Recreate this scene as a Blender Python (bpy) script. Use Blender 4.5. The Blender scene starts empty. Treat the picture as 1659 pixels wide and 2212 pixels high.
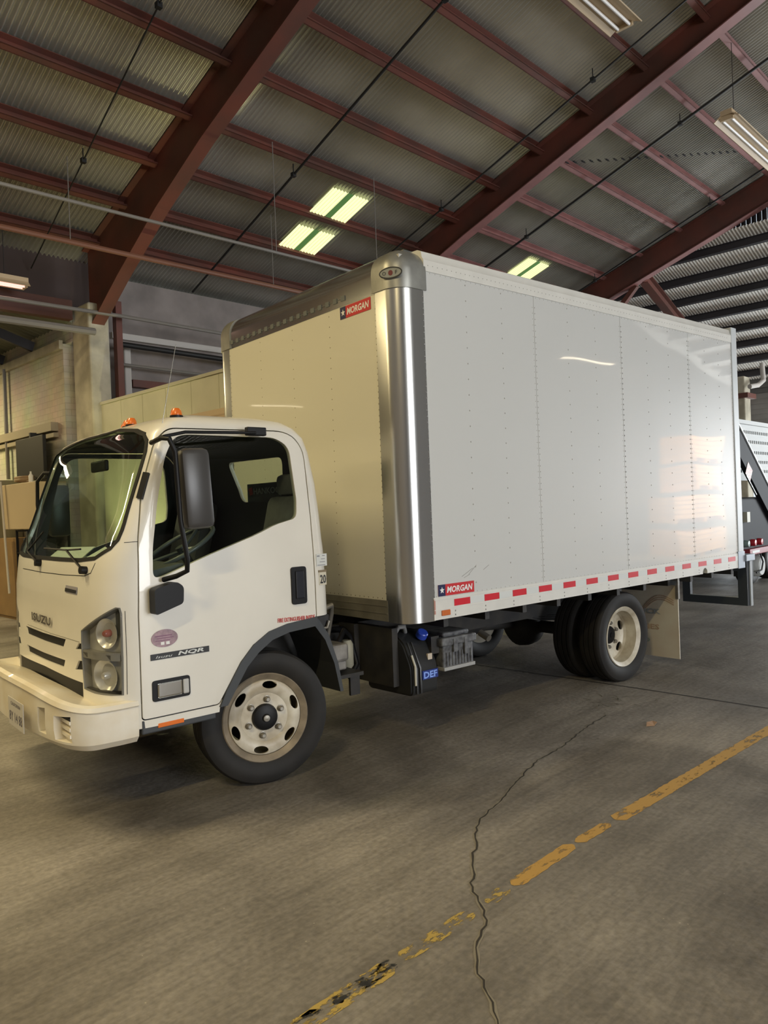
import bpy, bmesh, math, random
from mathutils import Vector, Matrix
from mathutils.bvhtree import BVHTree
random.seed(7)
sc = bpy.context.scene
COL = sc.collection
V = Vector

# ------------------------------------------------------------------ camera
TRUCK_ROT = -0.1                      # the truck stands 0.1 rad off the building grid
CAM_T = V((-1.87384, -3.67819, 1.63103)); YAW, PIT, ROL, FPX = 0.69654, -0.00629, -0.03829, 1629.77
_fw = V((math.sin(YAW)*math.cos(PIT), math.cos(YAW)*math.cos(PIT), math.sin(PIT)))
_r = _fw.cross(V((0, 0, 1))).normalized(); _u = _r.cross(_fw)
_r2 = _r*math.cos(ROL)+_u*math.sin(ROL); _u2 = -_r*math.sin(ROL)+_u*math.cos(ROL)
cd = bpy.data.cameras.new('camera'); cam = bpy.data.objects.new('camera', cd); COL.objects.link(cam)
cd.sensor_fit = 'VERTICAL'; cd.sensor_height = 24.0; cd.lens = FPX*24.0/2212
cd.clip_start = 0.05; cd.clip_end = 300
m = Matrix((_r2, _u2, -_fw)).transposed().to_4x4(); m.translation = CAM_T
cam.matrix_world = Matrix.Rotation(TRUCK_ROT, 4, 'Z') @ m
sc.camera = cam

# ------------------------------------------------------------------ exposure, world, daylight
sc.view_settings.view_transform = 'Standard'; sc.view_settings.look = 'None'
sc.view_settings.gamma = 1.0; sc.view_settings.use_curve_mapping = False
sc.view_settings.exposure = 0.25
w = bpy.data.worlds.new('world'); sc.world = w; w.use_nodes = True
bg = w.node_tree.nodes['Background']; bg.inputs[0].default_value = (0.80, 0.9, 1.0, 1); bg.inputs[1].default_value = 0.9

def area(name, loc, direction, sx, sy, power, col):
    d = bpy.data.lights.new(name, 'AREA'); d.shape = 'RECTANGLE'; d.size = sx; d.size_y = sy
    d.energy = power; d.color = col
    o = bpy.data.objects.new(name, d); COL.objects.link(o); o.location = loc
    o.rotation_euler = V(direction).to_track_quat('-Z', 'Y').to_euler()
    return o
DAY = (0.90, 0.96, 1.0)
area('daylight_added_end_opening', (20.7, -5.4, 2.3), (-1, 0.10, 0.40), 5.6, 4.2, 1200, DAY)  # lamp for the daylight; its end opening is unseen, added for this light
area('daylight_added_near_opening', (1.2, -21.4, 3.3), (0.06, 1, 0.05), 8.4, 6.2, 1650, (0.97, 0.98, 1.0))  # daylight lamp at an added near opening, placed clear of the window reflections
area('daylight_end_far', (20.85, 3.05, 1.15), (-1, 0.0, 0.2), 4.0, 2.1, 110, DAY)

# ------------------------------------------------------------------ materials
MATS = {}
def mat(name, col, rough=0.5, metal=0.0, noise=None, bump=None, coat=0.0, emit=None, spec=None, wave=None):
    """noise=(scale, amount[, col2]); bump=(scale, strength, distance)"""
    if name in MATS: return MATS[name]
    M = bpy.data.materials.new(name); M.use_nodes = True; nt = M.node_tree; b = nt.nodes['Principled BSDF']
    b.inputs['Base Color'].default_value = (*col, 1); b.inputs['Roughness'].default_value = rough
    b.inputs['Metallic'].default_value = metal
    if coat: b.inputs['Coat Weight'].default_value = coat; b.inputs['Coat Roughness'].default_value = 0.03
    if spec is not None: b.inputs['Specular IOR Level'].default_value = spec
    if emit: b.inputs['Emission Color'].default_value = (*emit[0], 1); b.inputs['Emission Strength'].default_value = emit[1]
    tc = nt.nodes.new('ShaderNodeTexCoord')
    if noise:
        n = nt.nodes.new('ShaderNodeTexNoise'); n.inputs['Scale'].default_value = noise[0]; n.inputs['Detail'].default_value = 6
        nt.links.new(tc.outputs['Object'], n.inputs['Vector'])
        r = nt.nodes.new('ShaderNodeValToRGB'); nt.links.new(n.outputs['Fac'], r.inputs['Fac'])
        c2 = noise[2] if len(noise) > 2 else tuple(c*(1-noise[1]) for c in col)
        r.color_ramp.elements[0].position = 0.35; r.color_ramp.elements[1].position = 0.68
        r.color_ramp.elements[0].color = (*c2, 1); r.color_ramp.elements[1].color = (*col, 1)
        nt.links.new(r.outputs['Color'], b.inputs['Base Color'])
    if bump:
        n = nt.nodes.new('ShaderNodeTexNoise'); n.inputs['Scale'].default_value = bump[0]; n.inputs['Detail'].default_value = bump[3] if len(bump) > 3 else 3
        nt.links.new(tc.outputs['Object'], n.inputs['Vector'])
        bp = nt.nodes.new('ShaderNodeBump'); bp.inputs['Strength'].default_value = bump[1]; bp.inputs['Distance'].default_value = bump[2]
        nt.links.new(n.outputs['Fac'], bp.inputs['Height']); nt.links.new(bp.outputs['Normal'], b.inputs['Normal'])
        if coat: nt.links.new(bp.outputs['Normal'], b.inputs['Coat Normal'])
    MATS[name] = M; return M

def glass_mat(name, tint, refl=1.0, rough=0.0):
    M = bpy.data.materials.new(name); M.use_nodes = True; nt = M.node_tree; nt.nodes.clear()
    out = nt.nodes.new('ShaderNodeOutputMaterial'); mx = nt.nodes.new('ShaderNodeMixShader')
    t = nt.nodes.new('ShaderNodeBsdfTransparent'); g = nt.nodes.new('ShaderNodeBsdfGlossy'); f = nt.nodes.new('ShaderNodeFresnel')
    f.inputs['IOR'].default_value = 1.5*refl; t.inputs['Color'].default_value = (*tint, 1); g.inputs['Roughness'].default_value = rough
    ge = nt.nodes.new('ShaderNodeNewGeometry'); iv = nt.nodes.new('ShaderNodeMath'); iv.operation = 'SUBTRACT'; iv.inputs[0].default_value = 1.0; nt.links.new(ge.outputs['Backfacing'], iv.inputs[1])
    mu = nt.nodes.new('ShaderNodeMath'); mu.operation = 'MULTIPLY'; nt.links.new(f.outputs[0], mu.inputs[0]); nt.links.new(iv.outputs[0], mu.inputs[1])   # reflect on the outer face only, the pane is a thin slab
    nt.links.new(mu.outputs[0], mx.inputs[0]); nt.links.new(t.outputs[0], mx.inputs[1]); nt.links.new(g.outputs[0], mx.inputs[2])
    nt.links.new(mx.outputs[0], out.inputs[0]); MATS[name] = M; return M

paint = mat('cab_white_paint', (0.80, 0.775, 0.70), 0.32, coat=0.6, noise=(2.5, 0.06))
bumper_m = mat('bumper_white_paint', (0.80, 0.76, 0.66), 0.38, coat=0.3, noise=(5, 0.10, (0.70, 0.62, 0.47)))
frp = mat('box_gloss_panel', (0.60, 0.605, 0.585), 0.34, coat=0.9, bump=(1.3, 0.14, 0.03, 0))
frp_front = mat('box_front_panel', (0.70, 0.675, 0.56), 0.22, coat=0.5, bump=(1.5, 0.08, 0.03, 0))  # warm light from the left is put into this yellower panel colour
alu = mat('polished_aluminium', (0.62, 0.62, 0.60), 0.24, 0.95, bump=(2.2, 0.10, 0.03, 0))
alu_rail = mat('aluminium_rail', (0.68, 0.69, 0.68), 0.18, 1.0, bump=(2.5, .08, .03, 0))
cast = mat('cast_metal_cap', (0.36, 0.36, 0.33), 0.42, 0.6, noise=(9, 0.25))
rail_white = mat('painted_rail', (0.70, 0.69, 0.64), 0.4, noise=(6, 0.08))
rail_dull = mat('weathered_rail', (0.33, 0.31, 0.25), 0.45, 0.5, noise=(7, 0.25))
galv = mat('blue_grey_steel', (0.30, 0.34, 0.39), 0.45, 0.4)
rivet_m = mat('rivet_dark', (0.25, 0.24, 0.22), 0.4, 0.6)
black = mat('black_plastic', (0.006, 0.006, 0.007), 0.5, spec=.3)
flare_m = mat('flare_grey_plastic', (0.045, 0.05, 0.055), 0.55)
rubber = mat('tyre_rubber', (0.012, 0.0115, 0.011), 0.66, noise=(6, 0.3, (0.020, 0.018, 0.016)), spec=.35)
chassis = mat('chassis_black', (0.016, 0.016, 0.017), 0.6, noise=(8, 0.5, (0.035, 0.032, 0.028)))
rim_m = mat('wheel_cream_paint', (0.72, 0.68, 0.57), 0.42, noise=(7, 0.3, (0.42, 0.36, 0.26)))
rim_rust = mat('wheel_lip_worn', (0.34, 0.28, 0.20), 0.5, 0.2, noise=(10, 0.4))
nut_m = mat('lug_nut_metal', (0.30, 0.28, 0.24), 0.45, 0.7)
seal = mat('rubber_seal', (0.006, 0.006, 0.006), 0.6, spec=.25)
lining = mat('cab_lining_dark', (0.045, 0.047, 0.047), 0.8)
seat_m = mat('seat_grey_vinyl', (0.17, 0.175, 0.17), 0.6, noise=(20, 0.2))
dash_m = mat('dash_grey', (0.12, 0.125, 0.12), 0.6)
paper = mat('paper_white', (0.75, 0.75, 0.72), 0.7)
win = glass_mat('side_glass', (0.84, 0.88, 0.86), 1.0)
wsg = glass_mat('windshield_glass', (0.90, 0.96, 0.91), 1.38)
lensg = glass_mat('lamp_lens', (0.93, 0.93, 0.92), 0.95, 0.02)
chrome = mat('chrome', (0.82, 0.82, 0.80), 0.1, 1.0)
rb_m = mat('reflector_silver', (0.72, 0.72, 0.70), 0.28, 0.5)
lamp_bowl = mat('lamp_bowl_grey', (0.60, 0.60, 0.57), 0.35, 0.2)
orange = mat('amber_lens', (0.75, 0.16, 0.01), 0.3, coat=0.5)
red = mat('red_sticker', (0.55, 0.02, 0.025), 0.4)
redtape = mat('red_tape', (0.60, 0.015, 0.03), 0.35)
silvertape = mat('silver_tape', (0.66, 0.68, 0.66), 0.3)
navy = mat('navy_print', (0.012, 0.015, 0.07), 0.4)
white = mat('white_print', (0.8, 0.8, 0.78), 0.5)
dark = mat('dark_print', (0.02, 0.02, 0.022), 0.5)
blue = mat('blue_cap', (0.03, 0.07, 0.45), 0.35)
blue_txt = mat('blue_label', (0.25, 0.40, 0.90), 0.4)
pink = mat('pink_sticker', (0.42, 0.28, 0.32), 0.5, noise=(40, 0.5, (0.25, 0.17, 0.20)))
flap_m = mat('mud_flap_cream', (0.78, 0.74, 0.62), 0.6, noise=(4, 0.15, (0.70, 0.62, 0.50)))
flap_red = mat('faded_red_print', (0.52, 0.38, 0.28), 0.6)
flap_grn = mat('faded_green_print', (0.40, 0.47, 0.38), 0.6)
flap_blu = mat('faded_blue_print', (0.38, 0.42, 0.43), 0.6)
tool_m = mat('toolbox_grey', (0.16, 0.165, 0.17), 0.55, noise=(25, 0.5, (0.05, 0.05, 0.055)))
steel_red = mat('red_oxide_steel', (0.17, 0.050, 0.034), 0.55, noise=(1.5, 0.3, (0.10, 0.044, 0.033)))
steel_pink_lit = mat('dusty_lit_red_steel', (0.27, 0.115, 0.105), 0.5, noise=(3, 0.25))  # paler copy of the red steel: dust plus the light on the right side
steel_dark = mat('dark_purlin_steel', (0.035, 0.032, 0.036), 0.5)
roof_m = mat('galvanised_roof_sheet', (0.56, 0.55, 0.51), 0.30, 0.6, noise=(0.5, 0.35, (0.36, 0.35, 0.31)))
roof_w = mat('white_roof_sheet', (0.75, 0.72, 0.66), 0.5)
sky_m = mat('skylight_sheet', (0.5, 0.55, 0.25), 0.6, emit=((0.80, 0.84, 0.42), 1.0), noise=(6, 0.3))
nt_ = sky_m.node_tree; tc_ = nt_.nodes.new('ShaderNodeTexCoord'); wv = nt_.nodes.new('ShaderNodeTexWave'); wv.bands_direction = 'X'; wv.inputs['Scale'].default_value = 1/0.0686/3.18; wv.inputs['Distortion'].default_value = 0.3
rp_ = nt_.nodes.new('ShaderNodeValToRGB'); rp_.color_ramp.elements[0].color = (0.42, 0.44, 0.13, 1); rp_.color_ramp.elements[1].color = (0.86, 0.90, 0.50, 1); rp_.color_ramp.elements[1].position = .6  # light banding through the corrugation is put into the emission colour
nt_.links.new(tc_.outputs['Object'], wv.inputs['Vector']); nt_.links.new(wv.outputs['Fac'], rp_.inputs[0]); nt_.links.new(rp_.outputs[0], nt_.nodes['Principled BSDF'].inputs['Emission Color'])
skyg = mat('skylight_patch', (0.05, 0.12, 0.04), 0.6, emit=((0.10, 0.22, 0.06), 0.5))
tube_m = mat('lit_tube', (0.9, 0.9, 0.85), 0.5, emit=((1.0, 0.86, 0.62), 10.0))
tube_y = mat('lit_tube_yellow', (0.9, 0.9, 0.7), 0.5, emit=((1.0, 0.92, 0.5), 2.0))
tube_pink = mat('lit_tube_pink', (0.9, 0.8, 0.8), 0.5, emit=((1.0, 0.50, 0.42), 1.0))
tube_off = mat('unlit_tube', (0.85, 0.83, 0.80), 0.4)
fix_m = mat('fixture_cream', (0.58, 0.44, 0.27), 0.5)
fix_d = mat('fixture_tan_reflector', (0.42, 0.30, 0.17), 0.4)
pipe_m = mat('pipe_grey', (0.20, 0.185, 0.165), 0.5)
pipe_r = mat('pipe_rust', (0.20, 0.085, 0.05), 0.55)
rod_m = mat('black_rod', (0.012, 0.012, 0.012), 0.5)
col_m = mat('concrete_column_paint', (0.58, 0.54, 0.42), 0.7, noise=(3, 0.5, (0.36, 0.33, 0.25)))
grey_w = mat('grey_painted_wall', (0.30, 0.26, 0.24), 0.7, noise=(2, 0.35))
part_m = mat('stained_cream_panel', (0.64, 0.62, 0.46), 0.5, noise=(1.2, 0.25, (0.50, 0.49, 0.35)))
wood = mat('plywood_orange', (0.80, 0.34, 0.03), 0.6, noise=(2, 0.3))
wood2 = mat('cabinet_oak', (0.30, 0.19, 0.08), 0.55, noise=(3, 0.2))
beige = mat('beige_panel', (0.52, 0.42, 0.27), 0.6)
green = mat('green_plastic', (0.01, 0.16, 0.03), 0.5)
tow_m = mat('tow_truck_black', (0.011, 0.012, 0.015), 0.65, spec=0.2)
tow_w = mat('tow_truck_white', (0.50, 0.52, 0.51), 0.6)

def brick_mat(name, c1, c2, mortar, sx=1.0, grime=0.3):
    M = bpy.data.materials.new(name); M.use_nodes = True; nt = M.node_tree; b = nt.nodes['Principled BSDF']
    tc = nt.nodes.new('ShaderNodeTexCoord'); mp = nt.nodes.new('ShaderNodeSeparateXYZ'); cb = nt.nodes.new('ShaderNodeCombineXYZ')
    nt.links.new(tc.outputs['Object'], mp.inputs[0])
    ad = nt.nodes.new('ShaderNodeMath'); ad.operation = 'ADD'
    nt.links.new(mp.outputs[0], ad.inputs[0]); nt.links.new(mp.outputs[1], ad.inputs[1])
    nt.links.new(ad.outputs[0], cb.inputs[0]); nt.links.new(mp.outputs[2], cb.inputs[1])
    br = nt.nodes.new('ShaderNodeTexBrick'); nt.links.new(cb.outputs[0], br.inputs['Vector'])
    br.inputs['Color1'].default_value = (*c1, 1); br.inputs['Color2'].default_value = (*c2, 1); br.inputs['Mortar'].default_value = (*mortar, 1)
    br.inputs['Scale'].default_value = 1.0; br.inputs['Brick Width'].default_value = 0.4*sx; br.inputs['Row Height'].default_value = 0.2*sx
    br.inputs['Mortar Size'].default_value = 0.006
    n = nt.nodes.new('ShaderNodeTexNoise'); n.inputs['Scale'].default_value = 1.2; n.inputs['Detail'].default_value = 7; nt.links.new(tc.outputs['Object'], n.inputs['Vector'])
    mx = nt.nodes.new('ShaderNodeMix'); mx.data_type = 'RGBA'; mx.blend_type = 'MULTIPLY'; mx.inputs[0].default_value = grime
    nt.links.new(br.outputs[0], mx.inputs[6]); nt.links.new(n.outputs['Color'], mx.inputs[7]); nt.links.new(mx.outputs[2], b.inputs['Base Color'])
    b.inputs['Roughness'].default_value = 0.7
    bp = nt.nodes.new('ShaderNodeBump'); bp.inputs['Strength'].default_value = 0.5; bp.inputs['Distance'].default_value = 0.01; bp.invert = True
    nt.links.new(br.outputs['Fac'], bp.inputs['Height']); nt.links.new(bp.outputs[0], b.inputs['Normal'])
    MATS[name] = M; return M
brick = brick_mat('painted_brick', (0.72, 0.69, 0.57), (0.66, 0.63, 0.51), (0.58, 0.55, 0.44), 0.5, 0.55)

def floor_mat():
    M = bpy.data.materials.new('stained_concrete'); M.use_nodes = True; nt = M.node_tree; b = nt.nodes['Principled BSDF']
    tc = nt.nodes.new('ShaderNodeTexCoord')
    def N(scale, det, dist=0.0, vec=None):
        n = nt.nodes.new('ShaderNodeTexNoise'); n.inputs['Scale'].default_value = scale; n.inputs['Detail'].default_value = det; n.inputs['Distortion'].default_value = dist
        nt.links.new(vec or tc.outputs['Object'], n.inputs['Vector']); return n
    def ramp(src, p0, c0, p1, c1):
        r = nt.nodes.new('ShaderNodeValToRGB'); r.color_ramp.elements[0].position = p0; r.color_ramp.elements[1].position = p1
        r.color_ramp.elements[0].color = (*c0, 1); r.color_ramp.elements[1].color = (*c1, 1); nt.links.new(src, r.inputs[0]); return r
    def mul(a, bb, f):
        x = nt.nodes.new('ShaderNodeMix'); x.data_type = 'RGBA'; x.blend_type = 'MULTIPLY'; x.inputs[0].default_value = f
        nt.links.new(a, x.inputs[6]); nt.links.new(bb, x.inputs[7]); return x.outputs[2]
    big = ramp(N(0.9, 6, 0.6).outputs['Fac'], 0.3, (0.195, 0.176, 0.152), 0.72, (0.36, 0.33, 0.29))
    mp = nt.nodes.new('ShaderNodeMapping'); mp.inputs['Rotation'].default_value = (0, 0, 0.5); mp.inputs['Scale'].default_value = (0.6, 4.0, 1)
    nt.links.new(tc.outputs['Object'], mp.inputs[0])
    streak = ramp(N(1.4, 7, 0.4, mp.outputs[0]).outputs['Fac'], 0.32, (0.62, 0.62, 0.62), 0.6, (1, 1, 1))
    mp2 = nt.nodes.new('ShaderNodeMapping'); mp2.inputs['Rotation'].default_value = (0, 0, -0.35); mp2.inputs['Scale'].default_value = (1.0, 9.0, 1); nt.links.new(tc.outputs['Object'], mp2.inputs[0])
    scuff = ramp(N(5.0, 9, 0.8, mp2.outputs[0]).outputs['Fac'], 0.36, (0.66, 0.66, 0.66), 0.58, (1.08, 1.08, 1.08))
    fine = ramp(N(38, 5).outputs['Fac'], 0.3, (0.72, 0.72, 0.72), 0.7, (1.12, 1.12, 1.12))
    oil = ramp(N(0.55, 4, 1.0).outputs['Fac'], 0.36, (0.55, 0.54, 0.53), 0.50, (1, 1, 1))
    c = mul(big.outputs[0], streak.outputs[0], 0.65); c = mul(c, fine.outputs[0], 0.9); c = mul(c, scuff.outputs[0], 0.38); c = mul(c, oil.outputs[0], 0.85)
    sp = nt.nodes.new('ShaderNodeTexVoronoi'); sp.inputs['Scale'].default_value = 9; nt.links.new(tc.outputs['Object'], sp.inputs['Vector'])
    sr = ramp(sp.outputs['Distance'], 0.022, (0.34, 0.31, 0.25), 0.035, (0, 0, 0))
    ad = nt.nodes.new('ShaderNodeMix'); ad.data_type = 'RGBA'; ad.blend_type = 'ADD'; ad.inputs[0].default_value = 0.5
    nt.links.new(c, ad.inputs[6]); nt.links.new(sr.outputs[0], ad.inputs[7]); nt.links.new(ad.outputs[2], b.inputs['Base Color'])
    rr = ramp(N(2.2, 5).outputs['Fac'], 0.3, (0.42,)*3, 0.7, (0.62,)*3); nt.links.new(rr.outputs[0], b.inputs['Roughness'])
    b.inputs['Specular IOR Level'].default_value = 0.45
    bp = nt.nodes.new('ShaderNodeBump'); bp.inputs['Strength'].default_value = 0.35; bp.inputs['Distance'].default_value = 0.01
    nt.links.new(N(20, 6).outputs['Fac'], bp.inputs['Height']); nt.links.new(bp.outputs[0], b.inputs['Normal'])
    MATS['floor'] = M; return M
floor_m = floor_mat()

def worn_mat(name, col, scale, lo, hi):
    M = bpy.data.materials.new(name); M.use_nodes = True; nt = M.node_tree; b = nt.nodes['Principled BSDF']
    b.inputs['Base Color'].default_value = (*col, 1); b.inputs['Roughness'].default_value = 0.6
    tc = nt.nodes.new('ShaderNodeTexCoord'); mp = nt.nodes.new('ShaderNodeMapping'); mp.inputs['Scale'].default_value = (1, 2.2, 1)
    n = nt.nodes.new('ShaderNodeTexNoise'); n.inputs['Scale'].default_value = scale; n.inputs['Detail'].default_value = 8; n.inputs['Roughness'].default_value = 0.65
    nt.links.new(tc.outputs['Object'], mp.inputs[0]); nt.links.new(mp.outputs[0], n.inputs['Vector'])
    r = nt.nodes.new('ShaderNodeValToRGB'); r.color_ramp.elements[0].position = lo; r.color_ramp.elements[1].position = hi
    nt.links.new(n.outputs['Fac'], r.inputs[0]); nt.links.new(r.outputs[0], b.inputs['Alpha'])
    MATS[name] = M; return M
yellow_m = worn_mat('worn_yellow_paint', (0.50, 0.30, 0.075), 9, 0.36, 0.46)
yellow_w = worn_mat('very_worn_yellow_paint', (0.46, 0.33, 0.085), 14, 0.49, 0.55)
black_w = worn_mat('worn_black_tape', (0.03, 0.03, 0.028), 12, 0.50, 0.56)
crack_m = mat('crack_dark', (0.035, 0.03, 0.025), 0.9)
chip_m = mat('crack_edge_chipped', (0.24, 0.22, 0.18), 0.9)

# ------------------------------------------------------------------ mesh helpers
def link(name, me, mt, parent=None, smooth=False):
    o = bpy.data.objects.new(name, me); COL.objects.link(o)
    if mt is not None and len(me.materials) == 0: me.materials.append(mt)
    if parent is not None: o.parent = parent
    if smooth:
        for p in me.polygons: p.use_smooth = True
    return o
def fin(name, bm, mt, parent=None, smooth=False, angle=None):
    me = bpy.data.meshes.new(name); bm.normal_update(); bm.to_mesh(me); bm.free()
    o = link(name, me, mt, parent)
    if angle is not None or smooth:
        me.shade_smooth() if hasattr(me, 'shade_smooth') else None
        for p in me.polygons: p.use_smooth = True
        if angle is not None: me.set_sharp_from_angle(angle=math.radians(angle))
    return o
def tag(o, label=None, cat=None, group=None, kind=None):
    if label: o['label'] = label
    if cat: o['category'] = cat
    if group: o['group'] = group
    if kind: o['kind'] = kind
    return o
def empty(name, loc=(0, 0, 0), rz=0.0):
    o = bpy.data.objects.new(name, None); COL.objects.link(o); o.location = loc; o.rotation_euler = (0, 0, rz); o.empty_display_size = 0.2
    return o
def struct(name, bm, mt, label=None):
    o = fin(name, bm, mt); o['kind'] = 'structure'
    if label: o['label'] = label
    return o
def box(bm, x0, x1, y0, y1, z0, z1, bev=0.0, M=None):
    vs = [bm.verts.new(p) for p in ((x0, y0, z0), (x1, y0, z0), (x1, y1, z0), (x0, y1, z0), (x0, y0, z1), (x1, y0, z1), (x1, y1, z1), (x0, y1, z1))]
    fs = [bm.faces.new([vs[i] for i in f]) for f in ((3, 2, 1, 0), (4, 5, 6, 7), (0, 1, 5, 4), (1, 2, 6, 5), (2, 3, 7, 6), (3, 0, 4, 7))]
    if bev > 0:
        es = list({e for f in fs for e in f.edges}); r = bmesh.ops.bevel(bm, geom=es, offset=bev, segments=2, affect='EDGES', profile=0.5)
        vs = list({v for v in r['verts']} | {v for f in r['faces'] for v in f.verts})
    if M is not None: bmesh.ops.transform(bm, matrix=M, verts=[v for v in vs if v.is_valid])
    return bm
def BX(*a, **k): return box(bmesh.new(), *a, **k)
def frame_from(d):
    d = V(d).normalized(); up = V((0, 0, 1)) if abs(d.z) < 0.95 else V((1, 0, 0))
    a = d.cross(up).normalized(); return a, a.cross(d).normalized(), d
def tube(bm, pts, r, n=10, cap=True):
    pts = [V(p) for p in pts]; rings = []
    for i, p in enumerate(pts):
        if i == 0: d = pts[1]-p
        elif i == len(pts)-1: d = p-pts[i-1]
        else: d = (pts[i+1]-p).normalized()+(p-pts[i-1]).normalized()
        a, b_, _ = frame_from(d)
        if rings and abs(d.normalized().z) >= 0.95: pass
        rr = r[i] if isinstance(r, (list, tuple)) else r
        ring = [bm.verts.new(p+a*math.cos(t)*rr+b_*math.sin(t)*rr) for t in [2*math.pi*k/n for k in range(n)]]
        if rings:       # align to previous ring
            prev = rings[-1]; best = min(range(n), key=lambda s: sum((ring[(k+s) % n].co-prev[k].co).length for k in range(0, n, 2)))
            ring = ring[best:]+ring[:best]
        rings.append(ring)
    for a, b_ in zip(rings, rings[1:]):
        for k in range(n): bm.faces.new((a[k], a[(k+1) % n], b_[(k+1) % n], b_[k]))
    if cap: bm.faces.new(rings[0][::-1]); bm.faces.new(rings[-1])
    return bm
def TB(*a, **k): return tube(bmesh.new(), *a, **k)
def bar(bm, p, q, w_, h_, up=(0, 0, 1)):
    p, q = V(p), V(q); d = (q-p).normalized(); u = V(up); a = d.cross(u).normalized(); b_ = a.cross(d).normalized()
    vs = [bm.verts.new(c+a*sx*w_/2+b_*sy*h_/2) for c in (p, q) for sx, sy in ((-1, -1), (1, -1), (1, 1), (-1, 1))]
    for f in ((0, 1, 2, 3), (7, 6, 5, 4), (0, 4, 5, 1), (1, 5, 6, 2), (2, 6, 7, 3), (3, 7, 4, 0)): bm.faces.new([vs[i] for i in f])
    return bm
def prism(bm, pts, vec):
    """closed polygon pts (3D) extruded by vec"""
    a = [bm.verts.new(V(p)) for p in pts]; b_ = [bm.verts.new(V(p)+V(vec)) for p in pts]; n = len(a)
    bm.faces.new(a[::-1]); bm.faces.new(b_)
    for i in range(n): bm.faces.new((a[i], a[(i+1) % n], b_[(i+1) % n], b_[i]))
    bmesh.ops.recalc_face_normals(bm, faces=bm.faces[:]); return bm
def PR(pts, vec): return prism(bmesh.new(), pts, vec)
def lathe(bm, prof, n=48, axis='y', c=(0, 0, 0)):
    """prof: list (radius, along axis)"""
    rings = []
    for r, a in prof:
        ring = []
        for k in range(n):
            t = 2*math.pi*k/n; x, z = r*math.cos(t), r*math.sin(t)
            p = {'y': (x, a, z), 'x': (a, x, z), 'z': (x, z, a)}[axis]
            ring.append(bm.verts.new(V(p)+V(c)))
        rings.append(ring)
    for a, b_ in zip(rings, rings[1:]):
        for k in range(n): bm.faces.new((a[k], a[(k+1) % n], b_[(k+1) % n], b_[k]))
    return bm, rings
def LT(prof, n=48, axis='y', c=(0, 0, 0), caps=True):
    bm, rings = lathe(bmesh.new(), prof, n, axis, c)
    if caps:
        for ring in (rings[0], rings[-1]):
            try: bm.faces.new(ring)
            except ValueError: pass
    bmesh.ops.recalc_face_normals(bm, faces=bm.faces[:]); return bm
def boolean(bm, cutter, op='DIFFERENCE'):
    a = bpy.data.meshes.new('a'); bm.to_mesh(a); bm.free(); oa = bpy.data.objects.new('a', a); COL.objects.link(oa)
    cutters = cutter if isinstance(cutter, list) else [cutter]; tmp = []
    for c in cutters:
        b_ = bpy.data.meshes.new('b'); c.to_mesh(b_); c.free(); ob = bpy.data.objects.new('b', b_); COL.objects.link(ob); tmp.append(ob)
        md = oa.modifiers.new('b', 'BOOLEAN'); md.operation = op; md.solver = 'EXACT'; md.object = ob
    dg = bpy.context.evaluated_depsgraph_get(); dg.update()
    me = bpy.data.meshes.new_from_object(oa.evaluated_get(dg)); r = bmesh.new(); r.from_mesh(me)
    for o in [oa]+tmp: bpy.data.objects.remove(o)
    bpy.data.meshes.remove(me); return r
def text(s, origin, right, up, size, mt, parent, name='lettering', depth=0.0015, shear=0.0, bold=0.0, width=None):
    cu = bpy.data.curves.new('t', 'FONT'); cu.body = s; cu.size = 1.0; cu.extrude = 0.0; cu.shear = shear; cu.offset = bold; cu.resolution_u = 2
    o = bpy.data.objects.new('t', cu); COL.objects.link(o); dg = bpy.context.evaluated_depsgraph_get(); dg.update()
    me = bpy.data.meshes.new_from_object(o.evaluated_get(dg)); bpy.data.objects.remove(o)
    me.name = name; me.materials.clear()
    xs = [v.co.x for v in me.vertices]; ys = [v.co.y for v in me.vertices]
    r_, u_ = V(right).normalized(), V(up).normalized(); n_ = r_.cross(u_); sx = size/(max(ys)-min(ys)); sxx = sx if width is None else width/(max(xs)-min(xs))
    for v in me.vertices: v.co = V(origin)+r_*(v.co.x-min(xs))*sxx+u_*(v.co.y-min(ys))*sx+n_*depth
    return link(name, me, mt, parent)
def quad(bm, *pts): bm.faces.new([bm.verts.new(V(p)) for p in pts]); return bm
def chaikin(pts, it=2, closed=True):
    for _ in range(it):
        out = []; n = len(pts)
        for i in range(n):
            a, b_ = V(pts[i]), V(pts[(i+1) % n]); out += [a*0.75+b_*0.25, a*0.25+b_*0.75]
        pts = out
    return pts
def rounded(pts, r):
    """round every corner of a closed polygon (list of Vector) with radius r (number or list)"""
    out = []; n = len(pts)
    for i in range(n):
        p, a, b_ = V(pts[i]), V(pts[i-1]), V(pts[(i+1) % n]); rr = r[i] if isinstance(r, (list, tuple)) else r
        if rr <= 0: out.append(p); continue
        da, db = (a-p), (b_-p); la, lb = min(rr, da.length*0.45), min(rr, db.length*0.45)
        s, e = p+da.normalized()*la, p+db.normalized()*lb
        for k in range(6):
            t = k/5; out.append(s*(1-t)**2+p*2*t*(1-t)+e*t*t)
    return out

# ------------------------------------------------------------------ building shell (world = building grid)
CX, CY, CZ = -2.23168, -3.47274, 1.63103
T_ = 0.3314
def zp(y): return 9.455-T_*(y-CY)                 # underside of the purlins of the main slope
X1, X2, X3 = 3.1, 8.52, 14.15                     # rafter lines
RIDGE = -8.0; EAVE = 8.35; BACKW = 8.4
SH = 0.17                                         # sheet sits this far above purlin undersides

bm = bmesh.new(); quad(bm, (-14, -30, 0), (34, -30, 0), (34, 30, 0), (-14, 30, 0))
floor = struct('floor', bm, floor_m)

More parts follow.
